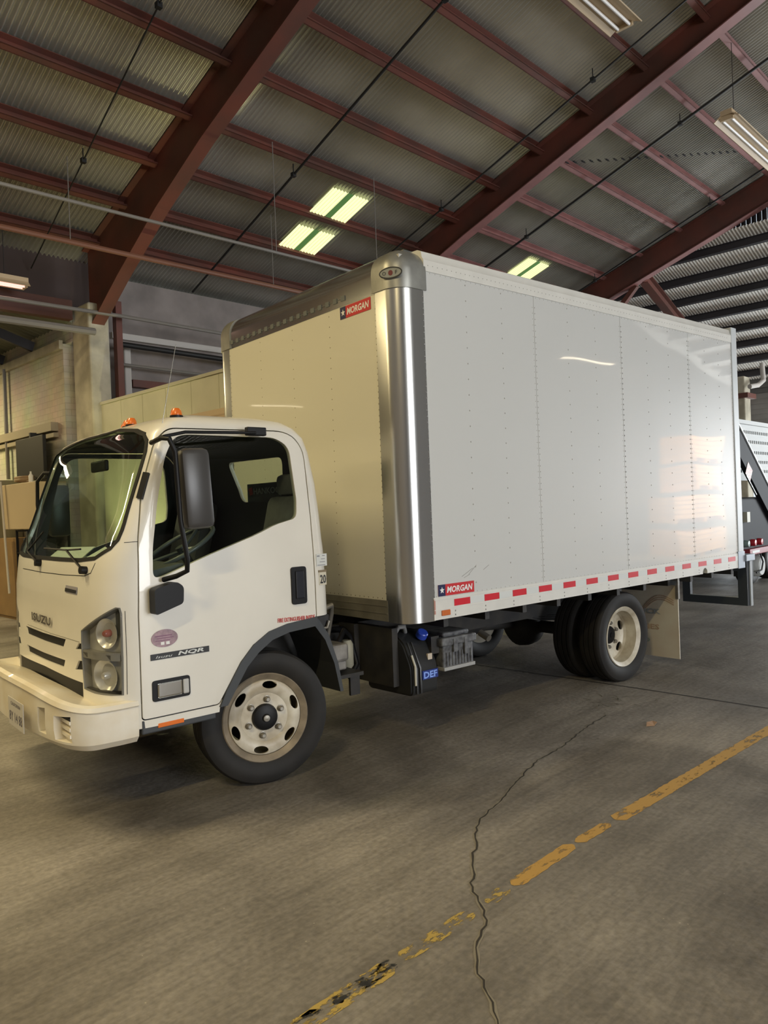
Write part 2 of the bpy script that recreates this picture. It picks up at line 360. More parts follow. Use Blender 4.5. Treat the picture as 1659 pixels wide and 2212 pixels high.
def corrugated(x0, x1, pitch, amp, ya, za, yb, zb, n=8, along='x'):
    bm = bmesh.new(); k = int((x1-x0)/pitch*n); prev = None
    for i in range(k+1):
        x = x0+i*pitch/n; d = amp*math.sin(2*math.pi*i/n)
        p, q = ((x, ya, za+d), (x, yb, zb+d)) if along == 'x' else ((ya, x, za+d), (yb, x, zb+d))
        cur = (bm.verts.new(p), bm.verts.new(q))
        if prev: f = bm.faces.new((prev[0], cur[0], cur[1], prev[1])); f.smooth = True
        prev = cur
    return bm
o = struct('ceiling', corrugated(-12, X3+0.3, 0.0686, 0.021, EAVE+0.35, zp(EAVE+0.35)+SH+.021, RIDGE, zp(RIDGE)+SH+.021), roof_m)
o = struct('ceiling', corrugated(-12, 22, 0.15, 0.02, RIDGE, zp(RIDGE)+SH, -21.5, zp(RIDGE)+SH-13.5*T_, n=6), roof_m)
# end slope beyond the last rafter: falls towards +x, purlins run along y
E0, EZ = X3+0.1, 6.95
def ez(x): return EZ-0.33*(x-E0)
o = struct('ceiling', corrugated(-9.5, 9.5, 0.0686, 0.012, E0, ez(E0)+0.2, 21.0, ez(21.0)+0.2, n=6, along='y'), roof_w)
# flat infill between last rafter and end slope
bm = bmesh.new(); k = 0
for i in range(160):
    y0 = RIDGE+i*0.0686*1.5; y1 = y0+0.0686*0.75; y2 = y0+0.0686*1.5
    if y2 > 8.4: break
    quad(bm, (X3+0.28, y0, ez(E0)+0.15), (X3+0.28, y1, ez(E0)+0.15), (X3+0.28, y1, max(zp(y1)+0.2, 7)), (X3+0.28, y0, max(zp(y0)+0.2, 7)))
    quad(bm, (X3+0.30, y1, ez(E0)+0.15), (X3+0.30, y2, ez(E0)+0.15), (X3+0.30, y2, max(zp(y2)+0.2, 7)), (X3+0.30, y1, max(zp(y1)+0.2, 7)))
struct('wall_gable', bm, steel_dark)
# walls
bm = BX(3.3, 21.2, BACKW, BACKW+0.2, 0, 5.6); struct('wall_back', bm, grey_w)
bm = BX(2.9, 3.1, BACKW+0.2, 27, 0, 4.45); box(bm, 2.95, 3.1, BACKW-0.05, 27, 4.45, 4.9); struct('wall_left', bm, brick)
bm = BX(-14, 3.1, 27, 27.2, 0, 7.5); struct('wall_far', bm, brick)
bm = BX(-14.2, -14, -22, 27, 0, 12); struct('wall_side', bm, grey_w)
bm = BX(-14, -3.2, -22, -21.8, 0, 10); box(bm, 5.6, 21, -22, -21.8, 0, 10); box(bm, -3.2, 5.6, -22, -21.8, 6.6, 10); struct('wall_near', bm, grey_w)
# end wall: horizontal siding, with a big unseen opening added on the camera side for daylight
bm = bmesh.new()
for i in range(40):
    z0 = 0+i*0.15
    if z0 < 6.2:
        if z0 > 2.3: prism(bm, [(21.0, .9, z0), (21.0, .9, z0+0.15), (20.96, .9, z0)], (0, 4.3, 0))
        prism(bm, [(21.0, 5.2, z0), (21.0, 5.2, z0+0.15), (20.96, 5.2, z0)], (0, 3.3, 0))
        prism(bm, [(21.0, -2.5, z0), (21.0, -2.5, z0+0.15), (20.96, -2.5, z0)], (0, 3.4, 0))
    if z0 < 4.4: prism(bm, [(21.0, -22, z0), (21.0, -22, z0+0.15), (20.96, -22, z0)], (0, 13.5, 0))
    if z0 > 4.4 and z0 < 6.2: prism(bm, [(21.0, -22, z0), (21.0, -22, z0+0.15), (20.96, -22, z0)], (0, 27.3, 0))
box(bm, 21.0, 21.2, .9, 5.2, 2.3, 6); box(bm, 21.0, 21.2, 5.2, 8.6, 0, 6); box(bm, 21.0, 21.2, -2.5, 0.9, 0, 6); box(bm, 21.0, 21.2, -22, 5.2, 4.5, 9); box(bm, 21.0, 21.2, -22, -8.5, 0, 4.5)
struct('wall_right', bm, mat('siding_grey', (0.42, 0.41, 0.38), 0.6, noise=(2, 0.2)))
# annex roof over the left bay
bm = corrugated(8.4, 27, 0.15, 0.015, 3.1, 4.72, -3.0, 6.6, n=4, along='y'); struct('ceiling', bm, mat('annex_sheet', (0.14, 0.145, 0.11), 0.6))
bm = BX(-14, -3.0, 8.4, 27, 6.6, 6.7); struct('ceiling', bm, MATS['annex_sheet'])
bm = BX(-12, X1+0.2, EAVE-0.02, EAVE+0.05, 4.9, 5.75); struct('wall_header', bm, mat('header_dark', (.05, .03, .025), .6)); bm = BX(-12, X1-0.2, EAVE-0.16, EAVE-0.02, 4.75, 5.05); struct('trim_1', bm, mat('beam_brown', (.09, .035, .025), .6))
bm = bmesh.new()
for y in (9.8, 11.2, 12.6, 14.0): bar(bm, (2.9, y, 4.6), (-3, y, 6.45), 0.07, 0.16)
for x in (2.0, 0.8, -0.6, -2.0): bar(bm, (x, 8.5, 4.72+(2.95-x)*0.311-0.12), (x, 26, 4.72+(2.95-x)*0.311-0.12), 0.07, 0.15)
struct('trim_2', bm, steel_dark)
bm = BX(2.84, 2.9, BACKW+0.2, 26, 4.36, 4.5); struct('trim_3', bm, col_m)
bm = BX(2.78, 2.9, 8.9, 26, 3.08, 3.22); box(bm, 2.82, 2.9, 8.9, 26, 2.98, 3.05); struct('trim_4', bm, mat('rail_tan', (0.36, 0.32, 0.23), 0.6))

# rafters: web + flanges, depth grows to the eave
def rafter(name, X, y0, y1, d0, d1, label, haunch=0.0):
    r = empty(name, (X, y1, 0)); tag(r, label, 'roof beam'); r.location = (0, 0, 0)
    n = 14; top, low = [], []
    for i in range(n+1):
        y = y0+(y1-y0)*i/n; t = i/n; d = d0+(d1-d0)*t+haunch*max(0, (t-0.80)/0.20)**1.5
        top.append((X, y, zp(y)+SH-0.02)); low.append((X, y, zp(y)-d))
    bm = PR([(p[0]-0.007, p[1], p[2]) for p in top]+[(p[0]-0.007, p[1], p[2]) for p in low[::-1]], (0.014, 0, 0)); fin('web', bm, steel_red, r)
    bm = bmesh.new()
    for a, b_ in zip(low, low[1:]):
        prism(bm, [(X-0.1, a[1], a[2]), (X+0.1, a[1], a[2]), (X+0.1, a[1], a[2]-0.016), (X-0.1, a[1], a[2]-0.016)], V(b_)-V(a))
    fin('lower_flange', bm, steel_pink_lit if X > 5 else steel_red, r)
    bm = bmesh.new(); bar(bm, (X, y0, zp(y0)+SH-0.03), (X, y1, zp(y1)+SH-0.03), 0.2, 0.016); fin('upper_flange', bm, steel_red, r)
    return r
rafter('roof_rafter', X1, RIDGE, 8.0, 0.02, 0.62, 'red steel roof rafter running down to the pale concrete column', 0.55)
rafter('roof_rafter', X2, RIDGE, 8.2, 0.10, 0.42, 'dark red steel roof rafter crossing above the middle of the truck box', 0.3)
rafter('roof_rafter', X3, RIDGE, 8.2, 0.38, 0.42, 'red steel rafter at the end of the main roof, beside the bright striped end slope', 0.1)
rafter('roof_rafter', X1-5.45, RIDGE, 8.2, 0.02, 0.6, 'red steel roof rafter beyond the left edge, above the camera', 0.4)

# purlins: C section, one thing per bay and line
PY = [2.24+0.893*k for k in range(-9, 7)]
bays = [(-7.6, X1-5.45, 'far left bay'), (X1-5.45, X1, 'left bay'), (X1, X2, 'middle bay'), (X2, X3, 'right bay')]
def ordinal(k): return ['lowest', 'second', 'third', 'fourth', 'fifth', 'sixth', 'seventh', 'eighth', 'ninth', 'tenth', 'eleventh', 'twelfth', 'thirteenth', 'fourteenth', 'fifteenth', 'sixteenth'][k]
for xa, xb, bn in bays[1:]:
    for k, y in enumerate(reversed(PY)):
        z = zp(y); bm = bmesh.new(); c = math.atan(T_)
        R = Matrix.Translation((0, y, z)) @ Matrix.Rotation(-c, 4, 'X')
        L0, L1 = xa+0.008, xb-0.008
        if bn == 'right bay': L1 = X3-0.25
        box(bm, L0, L1, -0.055, 0.03, 0.0, 0.012, M=R); box(bm, L0, L1, 0.02, 0.032, 0.0, SH-0.015, M=R); box(bm, L0, L1, -0.055, 0.03, SH-0.025, SH-0.015, M=R); box(bm, L0, L1, -0.055, -0.045, 0.0, 0.03, M=R)
        o = fin('roof_purlin', bm, steel_pink_lit if bn == 'right bay' else steel_red)
        tag(o, 'red steel purlin in the %s of the main roof, %s up from the eave' % (bn, ordinal(k)), 'purlin', 'purlins of the main roof slope')
# end slope purlins
for k in range(9):
    x = E0+0.35+0.82*k
    bm = bmesh.new(); R = Matrix.Translation((x, 0, ez(x)-0.012)) @ Matrix.Rotation(math.atan(0.33), 4, 'Y')
    box(bm, -0.035, 0.035, -9, 8.4, 0, 0.012, M=R); box(bm, -0.01, 0.01, -9, 8.4, 0, 0.19, M=R); box(bm, -0.035, 0.035, -9, 8.4, 0.18, 0.19, M=R)
    tag(fin('end_purlin', bm, steel_dark), 'dark purlin under the bright striped end slope, %s from the top' % (['first', 'second', 'third', 'fourth', 'fifth', 'sixth', 'seventh', 'eighth', 'ninth'][k]), 'purlin', 'dark purlins of the end slope')
# sloping red beam under the end slope and its strut
r = empty('hip_beam'); tag(r, 'red steel I-beam sloping down under the bright end roof behind the truck box', 'roof beam')
a, b_ = V((X3+0.1, 4.15, 6.62)), V((20.9, 4.4, 4.35))
bm = bmesh.new(); bar(bm, a, b_, 0.012, 0.26); fin('web', bm, steel_red, r)
for s, nm in ((-0.13, 'lower_flange'), (0.13, 'upper_flange')):
    bm = bmesh.new(); bar(bm, a+V((0, 0, s)), b_+V((0, 0, s)), 0.19, 0.016); fin(nm, bm, steel_red, r)
bm = bmesh.new(); bar(bm, (X3+0.05, 4.3, 6.45), (X3+0.15, 5.6, 5.2), 0.11, 0.11)
tag(fin('knee_strut', bm, steel_red), 'short red strut dropping from the end rafter behind the truck roof', 'roof brace')

# skylights
k = 1
for (xa, xb, ya, yb) in ((5.86, 6.64, 5.28, 5.98), (5.90, 6.70, 6.20, 6.80), (11.28, 12.06, 5.24, 5.80)):
    bm = bmesh.new(); n = 24; pz = None
    for (u0, u1) in ((0.0, 0.43), (0.57, 1.0)):
        prev = None
        for i in range(n+1):
            x = xa+(xb-xa)*(u0+(u1-u0)*i/n); d = 0.011*math.sin(2*math.pi*(x)/0.0686)-0.035
            cur = (bm.verts.new((x, ya, zp(ya)+SH+d)), bm.verts.new((x, yb, zp(yb)+SH+d)))
            if prev: bm.faces.new((prev[0], cur[0], cur[1], prev[1]))
            prev = cur
    o = struct('window_%d' % k, bm, sky_m); tag(o, 'yellow-green translucent skylight sheet')
    bm = bmesh.new(); xa2 = xa+(xb-xa)*0.43; xb2 = xa+(xb-xa)*0.57
    quad(bm, (xa2, ya, zp(ya)+SH-0.036), (xb2, ya, zp(ya)+SH-0.036), (xb2, yb, zp(yb)+SH-0.036), (xa2, yb, zp(yb)+SH-0.036)); fin('lap_strip', bm, skyg, o)
    k += 1

# round column and wall fittings at the back
def thing(name, bm, mt, label, cat, group=None, angle=None): return tag(fin(name, bm, mt, angle=angle), label, cat, group)
thing('concrete_column', BX(2.95, 3.28, 7.75, 8.35, 0, 4.95, bev=0.03), col_m, 'pale stained concrete column carrying the left rafter beside the brick wall', 'column')
thing('steel_post', BX(3.42, 3.52, 7.80, 7.92, 0, 5.05), steel_red, 'slim dark red steel post just right of the concrete column', 'post')
thing('drain_pipe', TB([(3.36, 8.2, 3.0), (3.36, 8.2, 4.25)], 0.075, 12), mat('white_pipe', (0.55, 0.52, 0.48), 0.6), 'thick white vertical pipe between the column and the red post', 'pipe', angle=40)
thing('wall_duct', BX(3.75, 3.87, 8.22, 8.38, 3.2, 4.5, bev=0.02), MATS['white_pipe'], 'pale vertical duct on the grey back wall right of the red post', 'duct')
thing('wall_ledge', BX(3.6, 12, 8.3, 8.4, 4.58, 4.68), MATS['white_pipe'], 'pale horizontal ledge high on the grey back wall', 'ledge')
thing('wall_beam', BX(3.9, 9, 8.25, 8.4, 3.80, 3.92), steel_red, 'dark red horizontal beam low on the grey back wall', 'beam')
thing('wall_ledge', BX(3.9, 9, 8.3, 8.4, 3.62, 3.70), MATS['white_pipe'], 'pale ledge under the dark red beam on the back wall', 'ledge')
thing('wall_pipe', TB([(3.55, 8.0, 4.42), (12, 8.1, 4.35)], 0.045, 10), rod_m, 'black pipe running along the grey back wall', 'pipe', angle=40)
thing('wall_pipe', TB([(3.5, 8.1, 4.12), (12, 8.25, 4.05)], 0.025, 8), pipe_m, 'thin grey pipe under the black pipe on the back wall', 'pipe', angle=40)
thing('wall_pipe', TB([(3.62, 8.1, 4.3), (3.62, 8.1, 3.45), (3.70, 8.1, 3.38), (6, 8.1, 3.3)], 0.03, 8), pipe_r, 'dark red pipe that turns a corner beside the steel post', 'pipe', angle=40)
bm = LT([(0.02, -0.12), (0.17, -0.12), (0.19, 0.0), (0.17, 0.12), (0.02, 0.12)], 20, 'x', (5.95, 7.9, 4.35)); box(bm, 5.90, 6.0, 7.95, 8.40, 4.30, 4.40)
thing('ventilator', bm, chassis, 'round black fan beside the top left corner of the truck box', 'fan', angle=30)
thing('conduit', TB([(-1.5, 4.98, 5.2), (6.2, 4.72, 5.2), (9.5, 4.6, 5.2)], 0.022, 8), pipe_m, 'thin grey pipe crossing in front of the left red rafter, upper of two', 'pipe', 'long pipes hung below the roof', 40)
thing('conduit', TB([(-1.2, 6.18, 5.2), (6.4, 6.05, 5.2), (9.5, 6.0, 5.2)], 0.035, 8), pipe_r, 'rusty pipe crossing in front of the left red rafter, lower of two', 'pipe', 'long pipes hung below the roof', 40)
thing('conduit', TB([(-4, 7.7, 4.72), (3.4, 7.55, 4.75), (7, 7.5, 4.7)], 0.03, 8), pipe_m, 'grey pipe passing in front of the top of the concrete column', 'pipe', 'long pipes hung below the roof', 40)
thing('conduit', TB([(-4, 7.4, 4.38), (2.9, 7.45, 4.42)], 0.055, 8), pipe_m, 'thick grey pipe left of the concrete column under the roof beam', 'pipe', None, 40)
thing('conduit', TB([(2.83, 11.0, 2.40), (2.83, 11.0, 4.4)], 0.035, 8), pipe_m, 'vertical conduit at the left edge of the brick wall', 'pipe', None, 40)
thing('conduit', TB([(2.29, 9.62, 0.45), (2.30, 9.85, 2.3)], 0.02, 8), mat('conduit_white', (0.6, 0.56, 0.48), 0.5), 'thin pale conduit running down the wooden cabinet', 'pipe', None, 40)
# sprinkler rods hung under the roof
def rod(p, q, r_, label):
    bm = TB([p, q], r_, 6); d = (V(q)-V(p))
    for t in (0.25, 0.5, 0.75):
        c = V(p)+d*t; tube(bm, [c, c+V((0, 0, 0.16))], 0.008, 5); box(bm, c.x-0.03, c.x+0.03, c.y-0.03, c.y+0.03, c.z-0.03, c.z+0.03)
    thing('sprinkler_pipe', bm, rod_m, label, 'pipe', 'thin black pipes running down the roof')
def rp(x, y, off=-0.15): return (x, y, zp(y)+off)
rod(rp(10.0, -4.5), rp(10.1, 7.5), 0.022, 'black sprinkler pipe in the right bay, left of the far light fixture')
rod(rp(12.95, -3), rp(13.5, 7.5), 0.018, 'black sprinkler pipe nearest the end rafter')
rod(rp(4.45, -4), rp(4.95, 8.0), 0.018, 'black sprinkler pipe in the middle bay, right of the left rafter')
rod(rp(7.6, -4), rp(7.75, 7.5), 0.014, 'black sprinkler pipe close to the left side of the middle rafter')
rod(rp(1.55, -1), rp(2.3, 8.2), 0.010, 'thin dark rod in the left bay')
for i, (x, y) in enumerate(((5.2, 6.05), (2.0, 6.12), (6.2, 4.72), (4.3, 4.8), (8.0, 6.0))):
    thing('hanger_rod', TB([(x, y, 5.2), (x, y, zp(y)+0.02)], 0.006, 5), pipe_m, 'thin hanger rod, %s' % ['over the rusty pipe right of the left rafter', 'over the rusty pipe left of the left rafter', 'over the thin grey pipe near the skylights', 'over the thin grey pipe just right of the left rafter', 'over the rusty pipe above the truck box'][i], 'hanger', 'hanger rods of the long pipes')
for i, (x, y, dx) in enumerate(((9.3, 3.8, 1.0), (9.3, 2.9, 1.9))):
    pass
bm = bmesh.new()
for i in range(26):
    x = 9.0+i*0.14; y = 3.15-i*0.075; box(bm, x-.05, x+0.14, y-0.003, y+0.003, zp(y)+0.025, zp(y)+0.03); box(bm, x, x+0.09, y-0.012, y+0.012, zp(y)+0.02, zp(y)+0.035)
thing('ceiling_chain', bm, rod_m, 'dashed dark chain strung diagonally under the roof of the right bay', 'chain')
# fluorescent fixtures
def fixture(cx, cy, cz, L, W, label, lit=None, body=None, refl=None, power=0, hang=True, col=(1.0, 0.80, 0.42)):
    r = empty('fluorescent_light', (cx, cy, cz)); tag(r, label, 'ceiling light')
    bm = bmesh.new(); h = L/2
    prism(bm, [(-h, -W*0.22, 0.09), (-h, W*0.22, 0.09), (-h, W*0.22, 0.03), (-h, W/2, -0.04), (-h, W/2-0.012, -0.045), (-h, W*0.2, 0.018), (-h, -W*0.2, 0.018), (-h, -W/2+0.012, -0.045), (-h, -W/2, -0.04), (-h, -W*0.22, 0.03)], (L, 0, 0))
    fin('reflector', bm, body or fix_m, r)
    bm = BX(-h+0.02, h-0.02, -W*0.36, W*0.36, -0.012, 0.016); fin('channel', bm, refl or fix_d, r)
    for s in (-1, 1): fin('tube', TB([(-h+0.05, s*W*0.17, -0.035), (h-0.05, s*W*0.17, -0.035)], 0.019, 10), lit or tube_off, r, angle=40)
    for s in (-1, 1): fin('socket', BX(s*(h-0.035)-0.02, s*(h-0.035)+0.02, -W*0.25, W*0.25, -0.05, 0.0), body or fix_m, r)
    if hang:
        for s in (-1, 1): fin('hanger', TB([(s*h*0.75, 0, 0.09), (s*h*0.75, 0, zp(cy)-cz)], 0.005, 5), rod_m, r)
    if power:
        l = area('light', (cx, cy, cz-0.09), (0, 0, -1), L*0.95, W*0.5, power, col); l.rotation_euler = (0, 0, 0)
    return r
fixture(4.58, 0.62, 7.25, 3.6, 0.42, 'cream twin-tube light fixture at the top edge, hung above the truck box front')
fixture(10.25, 0.42, 7.0, 2.5, 0.36, 'cream light fixture at the right edge with its lit underside in a paler colour, hung near the end rafter', refl=fix_m)  # lighter channel colour stands for the lit underside, tubes do not glow
fixture(0.80, 7.65, 5.0, 2.44, 0.26, 'pink glowing light fixture at the left edge above the brick wall', lit=tube_pink, hang=True, power=4, col=(1, 0.6, 0.5))
fixture(19.4, -13.9, 6.5, 2.9, 0.30, 'lit twin-tube fixture far off to the right, mirrored in the box side', lit=tube_m, hang=True)
fixture(-9.6, 23.8, 6.0, 2.6, 0.30, 'lit twin-tube fixture deep in the left annex, mirrored in the box front', lit=tube_m, hang=False)
fixture(-3.0, 2.6, 6.2, 2.44, 0.30, 'added lit fixture ahead of the cab, unseen to the left of the frame', lit=tube_y, power=210)  # unseen, added for warm light on the cab and box front
fixture(-5.0, 6.8, 5.1, 2.44, 0.30, 'added lit fixture by the annex beam, unseen to the left of the frame', lit=tube_y, power=170)  # another unseen fixture added for the warm left side
fixture(0.2, 12.5, 4.6, 2.44, 0.30, 'added unseen lit fixture beside the brick wall in the annex', lit=tube_m, power=230, hang=False)  # added to brighten the brick wall
fixture(-5.5, -4.0, 7.0, 2.44, 0.30, 'added unseen lit fixture behind the camera to the left', lit=tube_y, power=260)  # added behind the view for more warm light from the left
fl = fixture(2.93, 4.5, 2.80, 1.1, 0.16, 'short lit fixture added at the bright patch on the cream partition, just above the cab roof', lit=tube_y, power=45, col=(1, .92, .5), hang=False); fl.rotation_euler = (0, 0, math.pi/2); fin('wall_bracket', BX(-.1, .1, -.14, .0, 0.03, .08), fix_m, fl)  # fixture added where a yellow glow shows, also lights the panels

# partition panel behind the cab
r = empty('panel_partition', (3.05, 4.3, 0)); tag(r, 'stained cream panel partition running back to the column behind the cab', 'partition')
for i in range(9):
    ya = -2.4+i*0.64+1.6-1.6
    fin('panel', BX(0.0, 0.05, ya+0.003, ya+0.637, 0, 3.36, bev=0.006), part_m, r)
fin('cap_rail', BX(-0.02, 0.07, -2.4, 3.36, 3.36, 3.40), mat('cap_tan', (0.5, 0.48, 0.36), 0.5), r)
# things against the brick wall at the left
r = empty('wooden_cabinet', (2.5, 10.2, 0)); tag(r, 'oak coloured cabinet with pale upper panel at the left edge behind the truck', 'cabinet')
fin('body', BX(-0.1, 0.38, -0.65, 1.6, 0.0, 1.35), wood2, r); fin('door', BX(-0.125, -0.1, -0.60, 0.3, 0.05, 1.3), wood2, r); fin('door', BX(-0.125, -0.1, 0.32, 1.5, 0.05, 1.3), wood2, r)
fin('upper_panel', BX(-0.05, 0.38, 0.35, 1.6, 1.35, 2.36), mat('olive_panel', (0.26, 0.245, 0.17), 0.6), r)
thing('wall_cupboard', BX(2.35, 2.85, 8.55, 9.95, 1.50, 2.24, bev=0.01), beige, 'plain beige box panel under the black screen', 'cupboard')
r = empty('metal_shelf', (2.6, 9.0, 0)); tag(r, 'black shelving with dark goods under the beige box panel', 'shelf')
for z in (0.3, 0.7, 1.1, 1.46): fin('shelf_board', BX(-0.2, 0.25, -0.5, 0.55, z, z+0.025), black, r)
for (x, y) in ((-0.2, -0.5), (-0.2, 0.52), (0.22, -0.5), (0.22, 0.52)): fin('leg', BX(x, x+0.03, y, y+0.03, 0, 1.485), black, r)
for i, (y, z) in enumerate(((-0.3, 0.325), (0.05, 0.325), (-0.25, 0.725), (0.12, 0.725), (-0.2, 1.125), (0.2, 1.125))):
    thing('storage_box', BX(2.48, 2.75, 9.0+y, 9.0+y+0.26, z+0.001, z+0.22, bev=0.01), [chassis, tool_m][i % 2], '%s box on the %s shelf of the black shelving, %s side' % (['black', 'dark grey'][i % 2], ['bottom', 'middle', 'top'][i//2], ['near', 'far'][i % 2]), 'box', 'dark boxes on the black shelving')
thing('wall_screen', BX(2.66, 2.72, 8.95, 10.12, 2.30, 3.02, bev=0.01), mat('screen_black', (0.012, 0.012, 0.010), 0.6), 'large black screen mounted on the brick wall left of the cab', 'screen')
thing('screen_bracket', BX(2.68, 2.85, 9.5, 9.56, 2.95, 3.10), rod_m, 'small black bracket above the black screen', 'bracket')
thing('coiled_hose', TB([(2.5+0.12*math.cos(t), 9.35+0.22*math.sin(t), 2.28+0.006*t) for t in [k*0.5 for k in range(26)]], 0.022, 6), mat('tan_hose', (0.35, 0.24, 0.13), 0.6), 'tan coiled hose lying on the beige box panel', 'hose', angle=60)
thing('spray_bottle', LT([(0.0, 0), (0.035, 0), (0.035, 0.10), (0.014, 0.14), (0.014, 0.17), (0.0, 0.17)], 14, 'z', (2.42, 8.86, 2.242), False), paper, 'small white bottle standing on the beige box panel', 'bottle', angle=50)
thing('green_sign', BX(2.34, 2.37, 10.65, 11.4, 1.42, 1.72), green, 'green square sign on the cabinet at the left edge', 'sign')

# ------------------------------------------------------------------ floor markings (parts of the floor)
def ribbon(bm, pts, wd, z):
    L, R = [], []
    for i, p in enumerate(pts):
        p = V((*p, 0)); a = V((*pts[max(0, i-1)], 0)); b_ = V((*pts[min(len(pts)-1, i+1)], 0)); d = (b_-a).normalized(); n = V((-d.y, d.x, 0))
        ww = wd[i] if isinstance(wd, list) else wd
        L.append(bm.verts.new((p.x+n.x*ww/2, p.y+n.y*ww/2, z))); R.append(bm.verts.new((p.x-n.x*ww/2, p.y-n.y*ww/2, z)))
    for i in range(len(L)-1): bm.faces.new((L[i+1], L[i], R[i], R[i+1]))
    return bm
def jitter(pts, step, amp, seed):
    rnd = random.Random(seed); out = []
    for a, b_ in zip(pts, pts[1:]):
        a, b_ = V(a), V(b_); n = max(1, int((b_-a).length/step)); d = (b_-a); nn = V((-d.y, d.x)).normalized()
        for k in range(n): out.append(tuple(a+d*(k/n)+nn*rnd.uniform(-amp, amp)*(0 if k == 0 else 1)))
    out.append(tuple(pts[-1])); return out
crack = [(2.958, -0.659), (2.55, -0.70), (2.1, -0.79), (1.80, -0.80), (1.438, -0.903), (1.05, -1.02), (0.86, -1.06), (0.70, -1.15), (0.629, -1.215), (0.50, -1.29), (0.369, -1.401), (0.30, -1.43), (0.18, -1.58), (0.078, -1.68), (-0.03, -1.72), (-0.155, -1.813), (-0.25, -1.93), (-0.331, -2.029), (-0.6, -2.25)]
pts = jitter(crack, 0.035, 0.008, 3); rnd = random.Random(5)
fin('crack_edge', ribbon(bmesh.new(), pts, [rnd.uniform(0.012, 0.026) for _ in pts], 0.0012), chip_m, floor)
fin('crack', ribbon(bmesh.new(), pts, [rnd.uniform(0.004, 0.011) for _ in pts], 0.0020), crack_m, floor)
fin('joint', ribbon(bmesh.new(), [(3.86, 8), (3.84, 1.2), (3.85, -0.5), (3.83, -1.5), (3.83, -12)], 0.022, 0.0015), crack_m, floor)
bm = bmesh.new(); rnd = random.Random(9)
for k in range(26):
    x, y = rnd.gauss(3.3, 0.22), rnd.gauss(-0.55, 0.16)
    ribbon(bm, jitter([(x, y), (x+rnd.uniform(-.16, .16), y+rnd.uniform(-.12, .12))], 0.04, 0.015, k), rnd.uniform(0.006, 0.016), 0.0016)
fin('spalled_patch', bm, chip_m, floor)
def yl(x): return -1.578-0.052*max(0.0, x-0.9)
def stripe(x0, x1, wd, seed, dy=0.0):
    rnd = random.Random(seed); bm = bmesh.new(); n = max(4, int((x1-x0)/0.03)); L, R = [], []
    for i in range(n+1):
        x = x0+(x1-x0)*i/n; e = 0.25 if i in (0, n) else 1.0
        L.append(bm.verts.new((x, yl(x)+dy+wd/2*e+rnd.uniform(-0.004, 0.004), 0.0012))); R.append(bm.verts.new((x, yl(x)+dy-wd/2*e+rnd.uniform(-0.004, 0.004), 0.0012)))
    for i in range(n): bm.faces.new((L[i+1], L[i], R[i], R[i+1]))
    return bm
for (a, b_, wd, mt, s) in ((1.28, 12.0, 0.085, yellow_m, 1), (0.93, 1.22, 0.06, yellow_m, 2), (0.40, 0.90, 0.07, yellow_m, 3), (0.215, 0.37, 0.065, yellow_w, 4), (-0.30, 0.13, 0.07, yellow_w, 5), (-0.85, -0.34, 0.085, yellow_w, 6)):
    fin('painted_line', stripe(a, b_, wd, s), mt, floor)
for (a, b_) in ((-0.62, -0.30), (-0.95, -0.66)): fin('black_tape_patch', stripe(a, b_, 0.06, 11, 0.005), black_w, floor)
thing('dry_leaf', PR([(2.86, -1.02, 0.002), (2.90, -1.06, 0.004), (2.97, -1.05, 0.012), (3.0, -1.0, 0.006), (2.93, -0.99, 0.010)], (0, 0, 0.002)), mat('leaf_tan', (0.5, 0.32, 0.2), 0.6), 'small tan dry leaf on the floor beyond the crack', 'leaf')
thing('bottle_cap', LT([(0.0, 0.0005), (0.02, 0.0005), (0.018, 0.004), (0, 0.004)], 10, 'z', (-0.95, -0.32, 0), False), rod_m, 'tiny dark scrap on the floor at lower right of the crack', 'scrap') if False else None

# ------------------------------------------------------------------ the box truck
TR = empty('box_truck', (0, 0, 0), TRUCK_ROT)
tag(TR, 'white cab-over delivery truck with a tall white cargo box parked on the concrete floor', 'truck')
YC = 1.232
TAB = [(0.50, -.53, -.24, .985, .95), (0.9, -.53, -.25, .99, .95), (1.2, -.52, -.25, .99, .945), (1.38, -.495, -.25, .985, .94), (1.45, -.47, -.25, .98, .935),
       (1.6, -.395, -.22, .97, .93), (1.8, -.315, -.17, .955, .915), (2.0, -.238, -.11, .942, .88), (2.09, -.205, -.08, .93, .85), (2.15, -.155, -.03, .905, .80), (2.19, -.09, .04, .86, .74), (2.22, .03, .16, .76, .63), (2.235, .22, .30, .50, .50)]
def tabz(z):
    for a, b_ in zip(TAB, TAB[1:]):
        if z <= b_[0]: t = (z-a[0])/(b_[0]-a[0]); return [a[i]+(b_[i]-a[i])*t for i in range(1, 5)]
    return list(TAB[-1][1:])
def ring(z):
    xf, xs, w_, xr = tabz(z); half = []; n = 22
    P0, P1, P2, P3 = V((xf, 0)), V((xf, .80*w_)), V((xf+.10*(xs-xf), w_)), V((xs, w_))
    for i in range(n+1):
        t = i/n; half.append(P0*(1-t)**3+P1*3*(1-t)**2*t+P2*3*(1-t)*t*t+P3*t**3)
    rc = min(0.10, w_*0.3)
    for i in range(1, 9): half.append(V((xs+(xr-rc-xs)*i/8, w_)))
    for i in range(1, 6): t = i/5*math.pi/2; half.append(V((xr-rc+rc*math.sin(t), w_-rc+rc*math.cos(t))))
    for i in range(1, 5): half.append(V((xr, (w_-rc)*(1-i/4))))
    return [(p.x, YC-p.y) for p in half]+[(p.x, YC+p.y) for p in half[-2:0:-1]]
ZS = []
for a, b_ in zip(TAB, TAB[1:]):
    n = max(1, round((b_[0]-a[0])/0.07)); ZS += [a[0]+(b_[0]-a[0])*i/n for i in range(n)]
ZS.append(TAB[-1][0])
